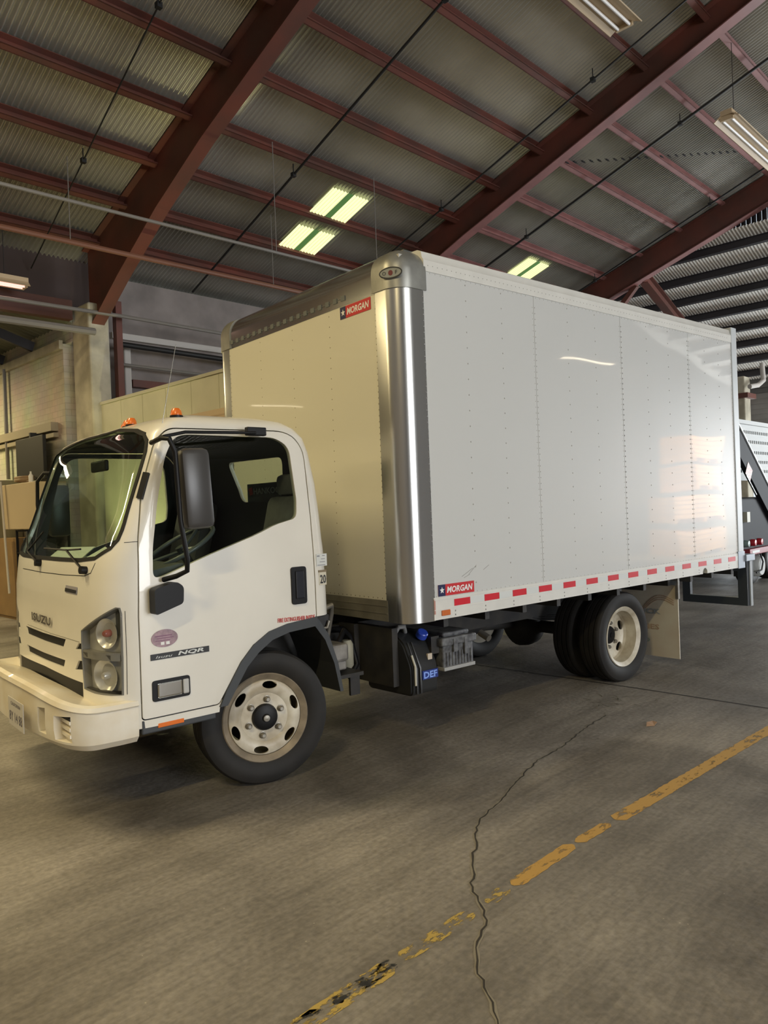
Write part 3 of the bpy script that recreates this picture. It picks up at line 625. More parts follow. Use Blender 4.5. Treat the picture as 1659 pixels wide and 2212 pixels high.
def loft(off=0.0, thick=0.0, two=False):
    """cab skin as a closed solid (if thick) offset outward by off"""
    bm = bmesh.new(); rings = []
    for z in ZS: rings.append([bm.verts.new((x, y, z)) for x, y in ring(z)])
    n = len(rings[0])
    for a, b_ in zip(rings, rings[1:]):
        for k in range(n): bm.faces.new((a[k], b_[k], b_[(k+1) % n], a[(k+1) % n]))
    bm.faces.new(rings[-1])
    bmesh.ops.recalc_face_normals(bm, faces=bm.faces[:]); bm.normal_update()
    c = V((0.3, YC, 1.4)); f = max(bm.faces, key=lambda f: (f.calc_center_median()-c).length)
    if f.normal.dot(f.calc_center_median()-c) < 0: bmesh.ops.reverse_faces(bm, faces=bm.faces[:]); bm.normal_update()
    vs = list(bm.verts); ns = [v.normal.copy() for v in vs]
    if thick:
        fs = list(bm.faces); inner = {v: bm.verts.new(v.co+nn*(off-thick)) for v, nn in zip(vs, ns)}
        for f in fs:
            g = bm.faces.new([inner[v] for v in reversed(f.verts)]); g.material_index = 1 if two else 0
        r0 = rings[0]
        for k in range(n): bm.faces.new((r0[k], r0[(k+1) % n], inner[r0[(k+1) % n]], inner[r0[k]]))
    for v, nn in zip(vs, ns): v.co += nn*off
    bmesh.ops.recalc_face_normals(bm, faces=bm.faces[:])
    return bm
_b = loft(); BV = BVHTree.FromBMesh(_b); _b.free()
def trace(px, py):                     # where the sight line of a point meets the cab skin (truck frame)
    for k in range(60):                # step inward until the sight line meets the skin
        d = (_fw+_r2*((px-829.5)/FPX)-_u2*((py-1106)/FPX)).normalized(); h = BV.ray_cast(CAM_T, d)
        if h[0] is not None: return h[0], h[1]
        px += (300-px)*0.02; py += (1200-py)*0.02
    return h[0], h[1]
def side_y(x, z):
    h = BV.ray_cast(V((x, -1, z)), V((0, 1, 0))); return h[0].y if h[0] else 0.24
def XZ(pts): return [V((x, 0, z)) for x, z in pts]
def side_cut(pts, both=True, y0=-0.2, d=0.62):
    out = [PR([(p.x, y0, p.z) for p in pts], (0, d, 0))]
    if both: out.append(PR([(p.x, 2*YC-y0-d, p.z) for p in pts], (0, d, 0)))
    return out
def front_pts(pxs):                    # front outline from the photo, on the skin -> (y, z)
    out = []
    for q in pxs:
        h = trace(*q)[0]; out.append((h.y, h.z))
    return out
def front_cut(yz, x0=-1.0, x1=0.02): return PR([(x0, y, z) for y, z in yz], (x1-x0, 0, 0))
def mirror(yz): return [(2*YC-y, z) for y, z in yz]

door_poly = rounded(XZ([(-.318, .545), (-.318, 1.10), (-.300, 1.50), (-.252, 1.77), (-.155, 2.05), (-.085, 2.118), (.70, 2.128), (.80, 2.02), (.815, 1.60), (.82, .955), (.60, .94), (.47, .91), (.36, .845), (.274, .758), (.178, .615), (.13, .545)]), [0.02, 0, 0.05, .05, .05, .05, .10, .08, 0, .02, .05, .05, .05, .05, .05, .02])
def inset(pts, d):                      # crude polygon offset in xz
    n = len(pts); out = []; area2 = sum(pts[i].x*pts[(i+1) % n].z-pts[(i+1) % n].x*pts[i].z for i in range(n)); s = 1 if area2 > 0 else -1
    for i in range(n):
        e = (pts[(i+1) % n]-pts[i-1]); e = e.normalized() if e.length > 1e-6 else V((1, 0, 0)); nn = V((-e.z, 0, e.x))*s
        out.append(pts[i]+nn*d)
    return out
win_poly = rounded(XZ([(-.232, 1.30), (-.225, 1.45), (-.178, 1.717), (-.118, 1.96), (-.065, 2.058), (.0, 2.085), (.60, 2.085), (.695, 2.03), (.722, 1.70), (.712, 1.585), (.56, 1.552), (.431, 1.50), (.096, 1.395), (-.18, 1.298)]), [.04, .05, .05, .05, .05, .05, .05, .06, .02, .04, .05, .05, .05, .04])
arch = XZ([(.10, .30), (.135, .534), (.178, .619), (.274, .763), (.36, .85), (.47, .915), (.60, .945), (.82, .962), (1.2, .965), (1.2, .30)])
# windshield outline: near half from the photo, mirrored
ws_near = [(0, 0)]*0
ws_px = [(230, 930), (262, 926), (298, 926), (316, 934), (321, 950), (318, 975), (305, 1020), (292, 1062), (278, 1110), (268, 1145), (258, 1168), (240, 1188), (205, 1210), (170, 1214), (130, 1212), (100, 1208)]
wn = [(y, z) for y, z in front_pts(ws_px) if y <= YC-0.02]
ws_poly = wn+[(YC, wn[-1][1])]+[(2*YC-y, z) for y, z in wn[::-1]]+[(YC, wn[0][1]+0.004)]
def yz_scale(poly, d):
    n = len(poly); P = [V((0, y, z)) for y, z in poly]; out = []; A = sum(P[i].y*P[(i+1) % n].z-P[(i+1) % n].y*P[i].z for i in range(n)); s = 1 if A > 0 else -1
    for i in range(n):
        e = (P[(i+1) % n]-P[i-1]).normalized(); nn = V((0, -e.z, e.y))*s; q = P[i]+nn*d; out.append((q.y, q.z))
    return out
ws_in = yz_scale(ws_poly, 0.021)
rw = rounded([V((0, y, z)) for y, z in [(.62, 1.995), (1.37, 2.005), (1.25, 1.705), (.70, 1.705)]], 0.06)
rw_cut = lambda: PR([(0.6, p.y, p.z) for p in rw], (0.6, 0, 0))
# lamp and grille outlines
hl = front_pts([(175, 1362), (201, 1341), (229, 1323), (250, 1312), (260, 1313), (264, 1326), (267, 1420), (268, 1502), (240, 1503), (205, 1498), (182, 1488), (177, 1425)])
def q4(a): return front_pts(a)
gr1 = q4([(66, 1355), (142, 1381), (137, 1398), (76, 1373)]); gr2 = q4([(74, 1399), (141, 1426), (138, 1441), (82, 1419)])
gr3 = q4([(170, 1389), (180, 1391), (180, 1403), (163, 1402)]); gr4 = q4([(170, 1427), (180, 1428), (180, 1447), (163, 1446)])
gr5 = q4([(66, 1428), (120, 1452), (179, 1473), (179, 1493), (140, 1478), (90, 1455), (52, 1434)])
def ctr(poly, lim=YC+0.12):             # extend a centre slot to its mirror image
    a = [p for p in poly]; return a
def slot(poly):
    """grille slot: near end as seen, far end its mirror"""
    near = sorted(poly, key=lambda p: p[0])[:2]; near.sort(key=lambda p: -p[1]); (y1, z1), (y2, z2) = near
    return [(y1, z1), (YC, z1-0.004), (2*YC-y1, z1), (2*YC-y2, z2), (YC, z2-0.004), (y2, z2)]
slots = [slot(gr1), slot(gr2)]
side_slots = [gr3, gr4, mirror(gr3), mirror(gr4)]
low = sorted(gr5, key=lambda p: p[0]); ylo = low[0][0]; zl1 = max(p[1] for p in low[:2]); zl2 = min(p[1] for p in low[:2])
slots.append([(ylo, .728), (YC, .738), (2*YC-ylo, .728), (2*YC-ylo, .640), (YC, .645), (ylo, .640)])

def arch_cut(): return PR([(p.x, -0.3, p.z) for p in arch], (0, 3.2, 0))
bm = loft(0, 0.03, True)
cuts = side_cut(inset(door_poly, -0.004))+[front_cut(ws_poly), rw_cut(), arch_cut(), front_cut(hl), front_cut(mirror(hl))]+[front_cut(s, x1=-0.1) for s in slots+side_slots]
cab = fin('cab_body', boolean(bm, cuts), paint, TR, angle=35); cab.data.materials.append(lining)
door_n = boolean(boolean(loft(0, 0.03, True), side_cut(inset(door_poly, 0.003), False), 'INTERSECT'), side_cut(win_poly, False)+[arch_cut()])
DN = fin('door', door_n, paint, TR, angle=35); DN.data.materials.append(lining)
m_ = DN.data.copy(); 
for v in m_.vertices: v.co.y = 2*YC-v.co.y
m_.flip_normals(); DF = link('door', m_, None, TR)
# glass
bm = boolean(loft(-0.008, 0.005), front_cut(yz_scale(ws_poly, 0.001)), 'INTERSECT'); WS = fin('windshield', bm, wsg, TR, angle=35)
bm = boolean(boolean(loft(0.004, 0.012), front_cut(ws_poly), 'INTERSECT'), front_cut(ws_in)); fin('windshield_seal', bm, seal, WS, angle=35)
bm = boolean(loft(-0.010, 0.005), side_cut(inset(win_poly, 0.001), False), 'INTERSECT'); fin('side_window', bm, win, DN, angle=35)
bm = boolean(boolean(loft(0.003, 0.014), side_cut(win_poly, False), 'INTERSECT'), side_cut(inset(win_poly, 0.020), False)); fin('window_seal', bm, seal, DN, angle=35)
bm = boolean(loft(-0.010, 0.005), side_cut(inset(win_poly, 0.001), True)[1], 'INTERSECT'); fin('side_window', bm, win, DF, angle=35)
bm = boolean(loft(-0.012, 0.005), rw_cut(), 'INTERSECT'); RW = fin('rear_window', bm, win, TR, angle=35)
fin('division_bar', BX(-.085, -.065, 0.262, 0.28, 1.30, 2.07), seal, DN) if False else None
# sticker on the rear window
fin('banner_sticker', BX(.905, .910, .70, 1.19, 1.70, 1.835), dark, RW)
text('HANKOOK', (.903, 1.10, 1.758), (0, -1, 0), (0, 0, 1), 0.045, mat('banner_grey', (.45, .45, .43), .6), RW, depth=0.0, bold=0.02, width=0.42)
fin('banner_emblem', PR([(.903, 1.17, 1.80), (.903, 1.12, 1.815), (.903, 1.11, 1.76), (.903, 1.15, 1.75)], (-0.001, 0, 0)), red, RW)
# grille backing, seams
fin('grille_mesh', boolean(boolean(loft(-0.010, 0.01), [front_cut([(0.42, 0.62), (2.05, 0.62), (2.05, 1.12), (0.42, 1.12)])], 'INTERSECT'), [front_cut(yz_scale(hl, -0.01)), front_cut(yz_scale(mirror(hl), -0.01))]), black, TR, angle=35)
bm = bmesh.new()
for s in slots[:2]:
    z1 = max(p[1] for p in s); z0 = min(p[1] for p in s)
    n = 4
    for i in range(n):
        z = z0+(z1-z0)*(i+0.5)/n
        box(bm, -.545, -.49, YC-0.55, YC+0.55, z-0.002, z+0.002)
bm.free()
# front seam line under the windshield, and hood side seams
def seam(px, wd=0.004, off=0.0012, name='panel_seam', mt=None):
    bm = bmesh.new(); P = []
    for a, b_ in zip(px, px[1:]):
        for k in range(6): P.append(trace(a[0]+(b_[0]-a[0])*k/6, a[1]+(b_[1]-a[1])*k/6))
    P.append(trace(*px[-1])); P = [p for p in P if p[0] is not None]; L = []
    for i, (p, n) in enumerate(P):
        d = (P[min(i+1, len(P)-1)][0]-P[max(i-1, 0)][0]).normalized(); s = d.cross(n).normalized()*wd/2
        L.append((bm.verts.new(p+n*off+s), bm.verts.new(p+n*off-s)))
    for a, b_ in zip(L, L[1:]): bm.faces.new((a[0], b_[0], b_[1], a[1]))
    return fin(name, bm, mt or seal, cab)
seam([(50, 1228), (90, 1236), (140, 1242), (183, 1244), (196, 1238), (206, 1216)])
seam([(60, 1349), (110, 1368), (172, 1387)], 0.003, mt=mat('seam_grey', (.25, .24, .2), .6))
seam([(268, 1172), (298, 1170)], 0.003)
seam([(270, 1320), (274, 1420), (275, 1500)], 0.003)
# headlights: bowl, lamps, lens
def lamp(yz, mirrored):
    Y = (lambda y: 2*YC-y) if mirrored else (lambda y: y); poly = mirror(yz) if mirrored else yz
    r = fin('headlight', boolean(loft(-0.045, 0.02), front_cut(yz_scale(poly, -0.01)), 'INTERSECT'), lamp_bowl, TR, angle=35)
    fin('lens', boolean(loft(0.002, 0.006), front_cut(yz_scale(poly, 0.003)), 'INTERSECT'), lensg, r, angle=35)
    fin('lens_frame', boolean(boolean(loft(0.001, 0.05), front_cut(poly), 'INTERSECT'), front_cut(yz_scale(poly, 0.007))), mat('lamp_frame', (.18, .18, .17), .4), r, angle=35)
    for (px, rad, mt) in (((222, 1370), 0.080, rb_m), ((220, 1462), 0.088, rb_m)):
        h, n = trace(*px); c = h-n*0.035; 
        if mirrored: c = V((c.x, 2*YC-c.y, c.z)); n = V((n.x, -n.y, n.z))
        bm = LT([(0.001, -0.03), (rad*0.55, -0.022), (rad, 0.012), (rad*1.03, 0.012), (rad*0.6, -0.03), (0.001, -0.04)], 28, 'z', caps=False)
        bmesh.ops.transform(bm, matrix=Matrix.Translation(c) @ n.to_track_quat('Z', 'Y').to_matrix().to_4x4(), verts=bm.verts[:]); fin('reflector_bowl', bm, mt, r, angle=40)
        bm = LT([(0.001, 0.03), (0.014, 0.028), (0.02, 0.015), (0.02, -0.03), (0.001, -0.03)], 16, 'z', caps=False)
        bmesh.ops.transform(bm, matrix=Matrix.Translation(c) @ n.to_track_quat('Z', 'Y').to_matrix().to_4x4(), verts=bm.verts[:]); fin('bulb', bm, rb_m if rad > .083 else mat('bulb_red', (.35, .12, .10), .2), r, angle=40)
    # divider between upper and lower lamp
    zc = trace(222, 1418)[0].z; bm = boolean(loft(-0.004, 0.06), front_cut(yz_scale([(p[0], min(max(p[1], zc-0.028), zc+0.022)) for p in poly], 0.004)), 'INTERSECT')
    fin('divider', bm, mat('lamp_divider', (.20, .20, .19), .4), r, angle=35)
lamp(hl, False); lamp(hl, True)
# black gap strip above the bumper
bm = boolean(loft(-0.012, 0.02), [front_cut([(0.20, 0.63), (2.26, 0.63), (2.26, 0.705), (0.20, 0.705)], x1=-0.26)], 'INTERSECT'); fin('bumper_gap_seal', bm, seal, TR)
# emblem and badges
def on_skin(px): h, n = trace(*px); return h, n
h1, n1 = on_skin((72, 1331)); h2, n2 = on_skin((113, 1345)); rr_ = (h2-h1).normalized()
text('ISUZU', h1-V((0, 0, 0.022))+n1*0.004, rr_, (0, 0, 1), 0.052, mat('emblem_dark_chrome', (.13, .12, .13), .25, .8), TR, 'emblem', bold=0.035, width=(h2-h1).length, depth=0.006)
h1, n1 = on_skin((143, 1272)); h2, n2 = on_skin((167, 1277)); rr_ = (h2-h1).normalized(); u_ = n1.cross(rr_); u_ = u_ if u_.z > 0 else -u_
fin('hood_badge', PR([h1+n1*.003-u_*.018, h2+n1*.003-u_*.018, h2+n1*.003+u_*.022, h1+n1*.003+u_*.022], n1*0.002), mat('badge_silver', (.45, .43, .47), .3, .3), cab)
fin('hood_badge', PR([h1+n1*.006-u_*.014, h2+n1*.006-u_*.014, h2+n1*.006+u_*.004, h1+n1*.006+u_*.006], n1*0.001), dark, cab)
ys = side_y(-0.1, .88)
SY = lambda x, z: side_y(x, z)-0.0015
def plate(x0, x1, z0, z1, mt, nm, par, th=0.002, rnd_=0.0):
    y = min(side_y(x0, z0), side_y(x1, z1), side_y((x0+x1)/2, (z0+z1)/2))-0.001
    P = [V((x0, y, z0)), V((x1, y, z0)), V((x1, y, z1)), V((x0, y, z1))]
    if rnd_: P = rounded(P, rnd_)
    return fin(nm, PR(P, (0, -th, 0)), mt, par), y-th
o, y = plate(-.265, .078, .855, .888, dark, 'model_badge', DN)
text('Isuzu', (-.238, y-.0005, .863), (1, 0, 0), (0, 0, 1), 0.014, silvertape, DN, width=.095, shear=.3)
text('NQR', (-.11, y-.0005, .859), (1, 0, 0), (0, 0, 1), 0.025, silvertape, DN, bold=.03, shear=.2, width=.155)
y = side_y(-.178, .967)-.002
P = [V((-.182+.076*math.cos(t), y, .967+.048*math.sin(t))) for t in [2*math.pi*k/28 for k in range(28)]]
o = fin('oval_sticker', PR(P, (0, -.001, 0)), pink, DN)
bm = bmesh.new(); rnd = random.Random(4)
for k in range(9):
    x = -.24+rnd.random()*.08; z = .985-k*.005; 
box(bm, -.235, -.14, y-.002, y-.0012, .978, .984); box(bm, -.225, -.13, y-.002, y-.0012, .966, .971); box(bm, -.235, -.15, y-.002, y-.0012, .954, .958)
fin('sticker_print', bm, mat('sticker_purple', (.22, .10, .17), .5), DN)
bm = BX(-.205, -.185, y-.002, y-.0012, .932, .948); box(bm, -.175, -.155, y-.002, y-.0012, .932, .948); fin('sticker_print', bm, white, DN)
text('FIRE EXTINGUISHER INSIDE', (.535, side_y(.6, .98)-.0025, .958), (1, 0, -.03), (0, 0, 1), 0.026, mat('red_lettering', (.55, .05, .05), .5), DN, bold=.02, width=.27)
o, y = plate(.850, .905, 1.155, 1.245, mat('sticker_cream', (.62, .58, .46), .5), 'number_sticker', cab)
o, y2 = plate(.846, .909, 1.236, 1.25, mat('sticker_brown', (.22, .17, .1), .5), 'number_sticker_edge', cab, 0.003)
text('20', (.856, y-.0005, 1.165), (1, 0, 0), (0, 0, 1), 0.055, dark, cab, bold=.02, width=.045)
o, y = plate(.835, .915, 1.275, 1.352, silvertape, 'permit_sticker', cab)
bm = bmesh.new()
for (x, z, a, b_) in ((.84, 1.335, .02, .008), (.87, 1.318, .03, .004), (.86, 1.30, .04, .004), (.842, 1.28, .06, .004), (.88, 1.338, .02, .005)): box(bm, x, x+a, y-.001, y, z, z+b_)
fin('sticker_print', bm, mat('print_grey', (.25, .25, .27), .5), cab)
# door handle
P = rounded([V((.640, .236, 1.055)), V((.748, .236, 1.055)), V((.748, .236, 1.285)), V((.640, .236, 1.285))], .02)
ys = side_y(.69, 1.17)
fin('door_handle', PR([(p.x, ys-.012, p.z) for p in P], (0, .02, 0)), black, DN, angle=30)
fin('handle_grip', BX(.665, .725, ys-.024, ys-.010, 1.09, 1.26, bev=.006), mat('handle_gloss', (.02, .022, .03), .25), DN)
# side signal lamp
P = rounded([V((-.262, 0, .632)), V((-.045, 0, .632)), V((-.045, 0, .745)), V((-.262, 0, .745))], .018); ys = side_y(-.15, .69)
SL = fin('signal_lamp', PR([(p.x, ys-.006, p.z) for p in P], (0, .02, 0)), black, TR, angle=30)
fin('lens', BX(-.235, -.095, ys-.012, ys-.004, .648, .728, bev=.008), chrome, SL); fin('lens', BX(-.088, -.054, ys-.012, ys-.004, .648, .728, bev=.006), mat('clear_lens', (.6, .6, .58), .2, .3), SL)
# black bracket strips on the A-pillar
h, n = trace(308, 1050)
for (a, b_) in (((318, 1022), (303, 1078)),):
    p, n = trace(*a); q, _ = trace(*b_); bm = bmesh.new(); bar(bm, p+n*.008, q+n*.008, .034, .018, up=n); fin('pillar_trim', bm, black, cab)
# beacons
for i, (x, y) in enumerate(((0.02, .42), (.0, 1.04), (.05, 1.23), (0.12, 1.45), (.22, 2.04))):
    h = BV.ray_cast(V((x, y, 3)), V((0, 0, -1)))[0]; zt = h.z
    bm = LT([(0.001, .052), (.020, .048), (.030, .032), (.034, .010), (.034, 0), (.001, 0)], 20, 'z', (x, y, zt), False)
    b1 = fin('marker_light', bm, orange, TR, angle=45); fin('base', LT([(.038, -.012), (.038, .006), (.03, .010)], 20, 'z', (x, y, zt)), black, b1, angle=40)
# wheel arch flare + sill
def flare(mirrored):
    outer = [(.130, .530), (.178, .619), (.274, .763), (.36, .85), (.47, .915), (.60, .945), (.82, .962)]
    inner = [(.178, .530), (.225, .60), (.315, .73), (.395, .803), (.49, .862), (.61, .892), (.82, .905)]
    bm = bmesh.new(); P = [V((x, side_y(x, z)-.012, z)) for x, z in outer]+[V((x, side_y(x, .9)-.004, z)) for x, z in inner[::-1]]
    P = [V((p.x, .232, p.z)) for p in P]; prism(bm, P, (0, .16, 0))
    if mirrored:
        for v in bm.verts: v.co.y = 2*YC-v.co.y
        bmesh.ops.recalc_face_normals(bm, faces=bm.faces[:])
    fin('wheel_arch_flare', bm, flare_m, TR)
flare(False); flare(True)
bm = BX(-.322, .11, .252, .60, .465, .545, bev=.008); s1 = fin('step_sill', bm, flare_m, TR)
fin('side_reflector', BX(-.235, -.085, .246, .254, .487, .512, bev=.003), orange, s1)
bm = BX(-.322, .11, 2*YC-.60, 2*YC-.252, .465, .545, bev=.008); fin('step_sill', bm, flare_m, TR)
# cab floor and inner wheel houses, keeps daylight out of the cab
bm = BX(.05, .93, .29, 2*YC-.29, .955, 1.0); box(bm, -.42, .16, .30, 2*YC-.30, .56, .60); box(bm, .12, .16, .30, 2*YC-.30, .56, 1.0); box(bm, -.40, -.36, .42, 2*YC-.42, .56, 1.30); fin('cab_floor', bm, chassis, TR)
# front fender liner behind the wheel
P = [(.82, .905), (.90, .80), (.965, .64), (1.005, .45), (1.03, .45), (.995, .64), (.93, .83), (.85, .945)]
for mrr in (0, 1):
    bm = PR([(x, .27, z) for x, z in P], (0, .42, 0))
    if mrr:
        for v in bm.verts: v.co.y = 2*YC-v.co.y
        bmesh.ops.recalc_face_normals(bm, faces=bm.faces[:])
    fin('mud_guard', bm, flare_m, TR)
# bumper
def bump_path(n=44):
    ctl = [(-.335, .245), (-.46, .245), (-.60, .275), (-.69, .42), (-.735, .72), (-.765, YC)]
    full = [V((x, y)) for x, y in ctl]+[V((x, 2*YC-y)) for x, y in ctl[-2::-1]]
    out = [full[0]]
    pts = full
    for i in range(len(pts)-1):
        p0, p1, p2, p3 = pts[max(i-1, 0)], pts[i], pts[i+1], pts[min(i+2, len(pts)-1)]
        for k in range(1, 7):
            t = k/6; out.append(0.5*((2*p1)+(-p0+p2)*t+(2*p0-5*p1+4*p2-p3)*t*t+(-p0+3*p1-3*p2+p3)*t**3))
    return out
bm = bmesh.new(); path = bump_path(); prev = None; N = len(path)
for i, p in enumerate(path):
    d = (path[min(i+1, N-1)]-path[max(i-1, 0)]).normalized(); nrm = V((-d.y, d.x)); nrm = nrm if nrm.dot(V((.3, YC))-p) > 0 else -nrm
    s = abs(p.y-YC)/(YC-.245); zt = .733-.072*min(1, s)**2; zb = .428
    prof = [(.23, zt-.062), (.035, zt+.0), (.010, zt-.008), (0, zt-.030), (.012, zt-.040), (.010, zb+.10), (.018, zb+.035), (.05, zb), (.13, zb)]
    cur = [bm.verts.new((p.x+nrm.x*a, p.y+nrm.y*a, z)) for a, z in prof]
    if prev:
        for k in range(len(cur)-1): bm.faces.new((prev[k], prev[k+1], cur[k+1], cur[k]))
        bm.faces.new((prev[-1], prev[0], cur[0], cur[-1]))
    else: bm.faces.new(cur)
    prev = cur
bm.faces.new(prev[::-1]); bmesh.ops.recalc_face_normals(bm, faces=bm.faces[:])
def bcut(y0, y1, z0, z1, dep):
    out = []
    for s in (0, 1):
        a, b_ = (y0, y1) if not s else (2*YC-y1, 2*YC-y0); out.append(PR([(-1.0, a, z0), (-1.0, b_, z0), (-1.0, b_, z1-.01), (-1.0, a, z1)], (dep, 0, 0)))
    return out
bm = boolean(bm, bcut(.60, .70, .485, .628, .345)+bcut(.36, .50, .475, .612, .355))
BP = fin('bumper', bm, bumper_m, TR, angle=32)
for s in (0, 1):
    f = (lambda y: y) if not s else (lambda y: 2*YC-y)
    for z in (.50, .535, .57): ya, yb = sorted((f(.36), f(.50))); fin('slat', BX(-.66, -.63, ya, yb, z, z+.018), bumper_m, BP)
    ya, yb = sorted((f(.36), f(.50))); fin('slot_shadow', BX(-.66, -.64, ya, yb, .592, .606), seal, BP)
    ya, yb = sorted((f(.60), f(.63))); fin('slot_shadow', BX(-.66, -.645, ya, yb, .50, .618), seal, BP)
h = V((-.772, 0, 0)); LP = fin('license_plate', BX(-.785, -.781, .74, 1.05, .475, .635, bev=.002), mat('plate_white', (.52, .50, .47), .5), TR)
pr = mat('plate_print', (.10, .09, .13), .6); bm = bmesh.new(); rnd = random.Random(8)
for (yy, zz, a, b_) in ((1.12, .578, .04, .016), (1.06, .57, .04, .012), (1.00, .57, .05, .014), (1.10, .545, .03, .006)): box(bm, -.7865, -.785, yy-a, yy, zz, zz+b_)
for yy in (1.145, 1.10, 1.055, 1.01, .965, .92): box(bm, -.7865, -.785, yy-.028, yy, .485, .53) if rnd.random() < .9 else None
bm.free()
text('CALIFORNIA', (-.7855, .99, .595), (0, -1, 0), (0, 0, 1), .02, pr, LP, width=.2, depth=.0005)
text('8Y 14 88', (-.7855, 1.025, .505), (0, -1, 0), (0, 0, 1), .055, pr, LP, width=.26, depth=.0005)
# wipers
for sx in (0, 1):
    pv = trace(*((186, 1232) if not sx else (88, 1216))); p, n = pv
    e1 = trace(*((150, 1190) if not sx else (66, 1192))); e2 = trace(*((100, 1186) if not sx else (98, 1150))); e3 = trace(*((178, 1188) if not sx else (62, 1150)))
    bm = TB([p+n*.02, e1[0]+e1[1]*.02 if e1[0] else p, ], .007, 6); tube(bm, [e2[0]+e2[1]*.012, e1[0]+e1[1]*.018, e3[0]+e3[1]*.012], .006, 6)
    W_ = fin('wiper', bm, black, TR)
    fin('pivot_cap', TB([p+n*.0, p+n*.035], .022, 12), black, W_, angle=40)
# mirror
bm = TB([(-.20, .27, 2.03), (-.215, .10, 2.04), (-.20, .04, 2.03), (-.175, .03, 1.96), (-.16, .03, 1.60), (-.13, .03, 1.40), (-.125, .05, 1.335), (-.145, .14, 1.305), (-.185, .22, 1.285)], .014, 8)
MR = fin('mirror_arm', bm, black, TR, angle=50)
fin('top_stay', TB([(-.215, .08, 2.045), (-.08, .10, 2.075), (.18, .16, 2.088), (.42, .22, 2.10)], .009, 8), black, MR, angle=50)
fin('stay_bracket', BX(.37, .50, .225, .262, 2.085, 2.135, bev=.006), black, MR)
bm = BX(-.02, .15, -.045, .045, -.215, .215, bev=.035); bmesh.ops.transform(bm, matrix=Matrix.Translation((-.125, .045, 1.765)) @ Matrix.Rotation(math.radians(-3), 4, 'Y'), verts=bm.verts[:])
fin('mirror_head', bm, mat('mirror_grey', (.045, .042, .040), .35), MR, angle=40)
bm = PR(rounded([V((-.265, .15, 1.105)), V((-.105, .15, 1.155)), V((-.10, .15, 1.245)), V((-.14, .15, 1.275)), V((-.265, .15, 1.245))], .02), (0, .075, 0)); fin('lower_mirror', bm, black, MR, angle=40)
bm = TB([(-.12, 2*YC-.27, 1.98), (-.16, 2*YC-.08, 1.99), (-.19, 2*YC+.0, 1.93), (-.19, 2*YC+.02, 1.75), (-.17, 2*YC, 1.45), (-.12, 2*YC-.25, 1.35)], .014, 8); M2 = fin('mirror_arm', bm, black, TR, angle=50)
bm = BX(-.10, .06, -.04, .04, -.2, .2, bev=.03); bmesh.ops.transform(bm, matrix=Matrix.Translation((-.02, 2*YC+.0, 1.70)), verts=bm.verts[:]); fin('mirror_head', bm, MATS['mirror_grey'], M2, angle=40)
fin('antenna', TB([(-.10, .36, 2.12), (.035, .42, 2.62)], .0018, 5), chrome, TR)
# interior
def seat(y0, y1):
    bm = BX(.20, .66, y0, y1, 1.0, 1.22, bev=.05); S = fin('seat', bm, seat_m, TR, angle=40)
    bm = BX(-.07, .07, y0+.01, y1-.01, 0, .56, bev=.05); bmesh.ops.transform(bm, matrix=Matrix.Translation((.68, 0, 1.18)) @ Matrix.Rotation(math.radians(14), 4, 'Y'), verts=bm.verts[:]); fin('backrest', bm, seat_m, S, angle=40)
    bm = BX(.76, .85, (y0+y1)/2-.11, (y0+y1)/2+.11, 1.73, 1.87, bev=.035); fin('headrest', bm, seat_m, S, angle=40)
seat(.26, .68); seat(1.55, 2.05); fin('middle_seat', BX(.22, .78, .98, 1.44, 1.0, 1.26, bev=.05), seat_m, TR, angle=40)
bm = bmesh.new(); prism(bm, [(-.40, .33, 1.30), (-.02, .33, 1.36), (.02, .33, 1.30), (.02, .33, 1.0), (-.40, .33, 1.0)], (0, 1.8, 0)); fin('dashboard', bm, dash_m, TR)
bm = bmesh.new(); n = 32; Rw = .225; pts = [V((Rw*math.cos(2*math.pi*k/n), Rw*math.sin(2*math.pi*k/n), 0)) for k in range(n)]
MW = Matrix.Translation((.10, .62, 1.44)) @ Matrix.Rotation(math.radians(-30), 4, 'Y')
tube(bm, [MW @ p for p in pts]+[MW @ pts[0]], .014, 8, cap=False)
for a in (0.5, 2.6, 4.7): tube(bm, [MW @ V((0, 0, -.03)), MW @ V((Rw*math.cos(a), Rw*math.sin(a), 0))], .012, 6)
tube(bm, [MW @ V((0, 0, 0)), MW @ V((0, 0, -.25))], .03, 8); fin('steering_wheel', bm, mat('wheel_grey', (.10, .11, .11), .35), TR, angle=50)
for i, (x, y, a) in enumerate(((-.30, .75, .2), (-.27, 1.05, -.3), (-.32, 1.35, .5))):
    bm = BX(-.09, .09, -.14, .14, 0, .006); bmesh.ops.transform(bm, matrix=Matrix.Translation((x, y, 1.40)) @ Matrix.Rotation(a, 4, 'Z') @ Matrix.Rotation(-.5, 4, 'Y'), verts=bm.verts[:]); fin('paper_sheet', bm, paper, TR)
bm = BX(-.16, -.13, YC-.13, YC+.13, 1.93, 2.0, bev=.01); fin('rear_view_mirror', bm, black, TR)

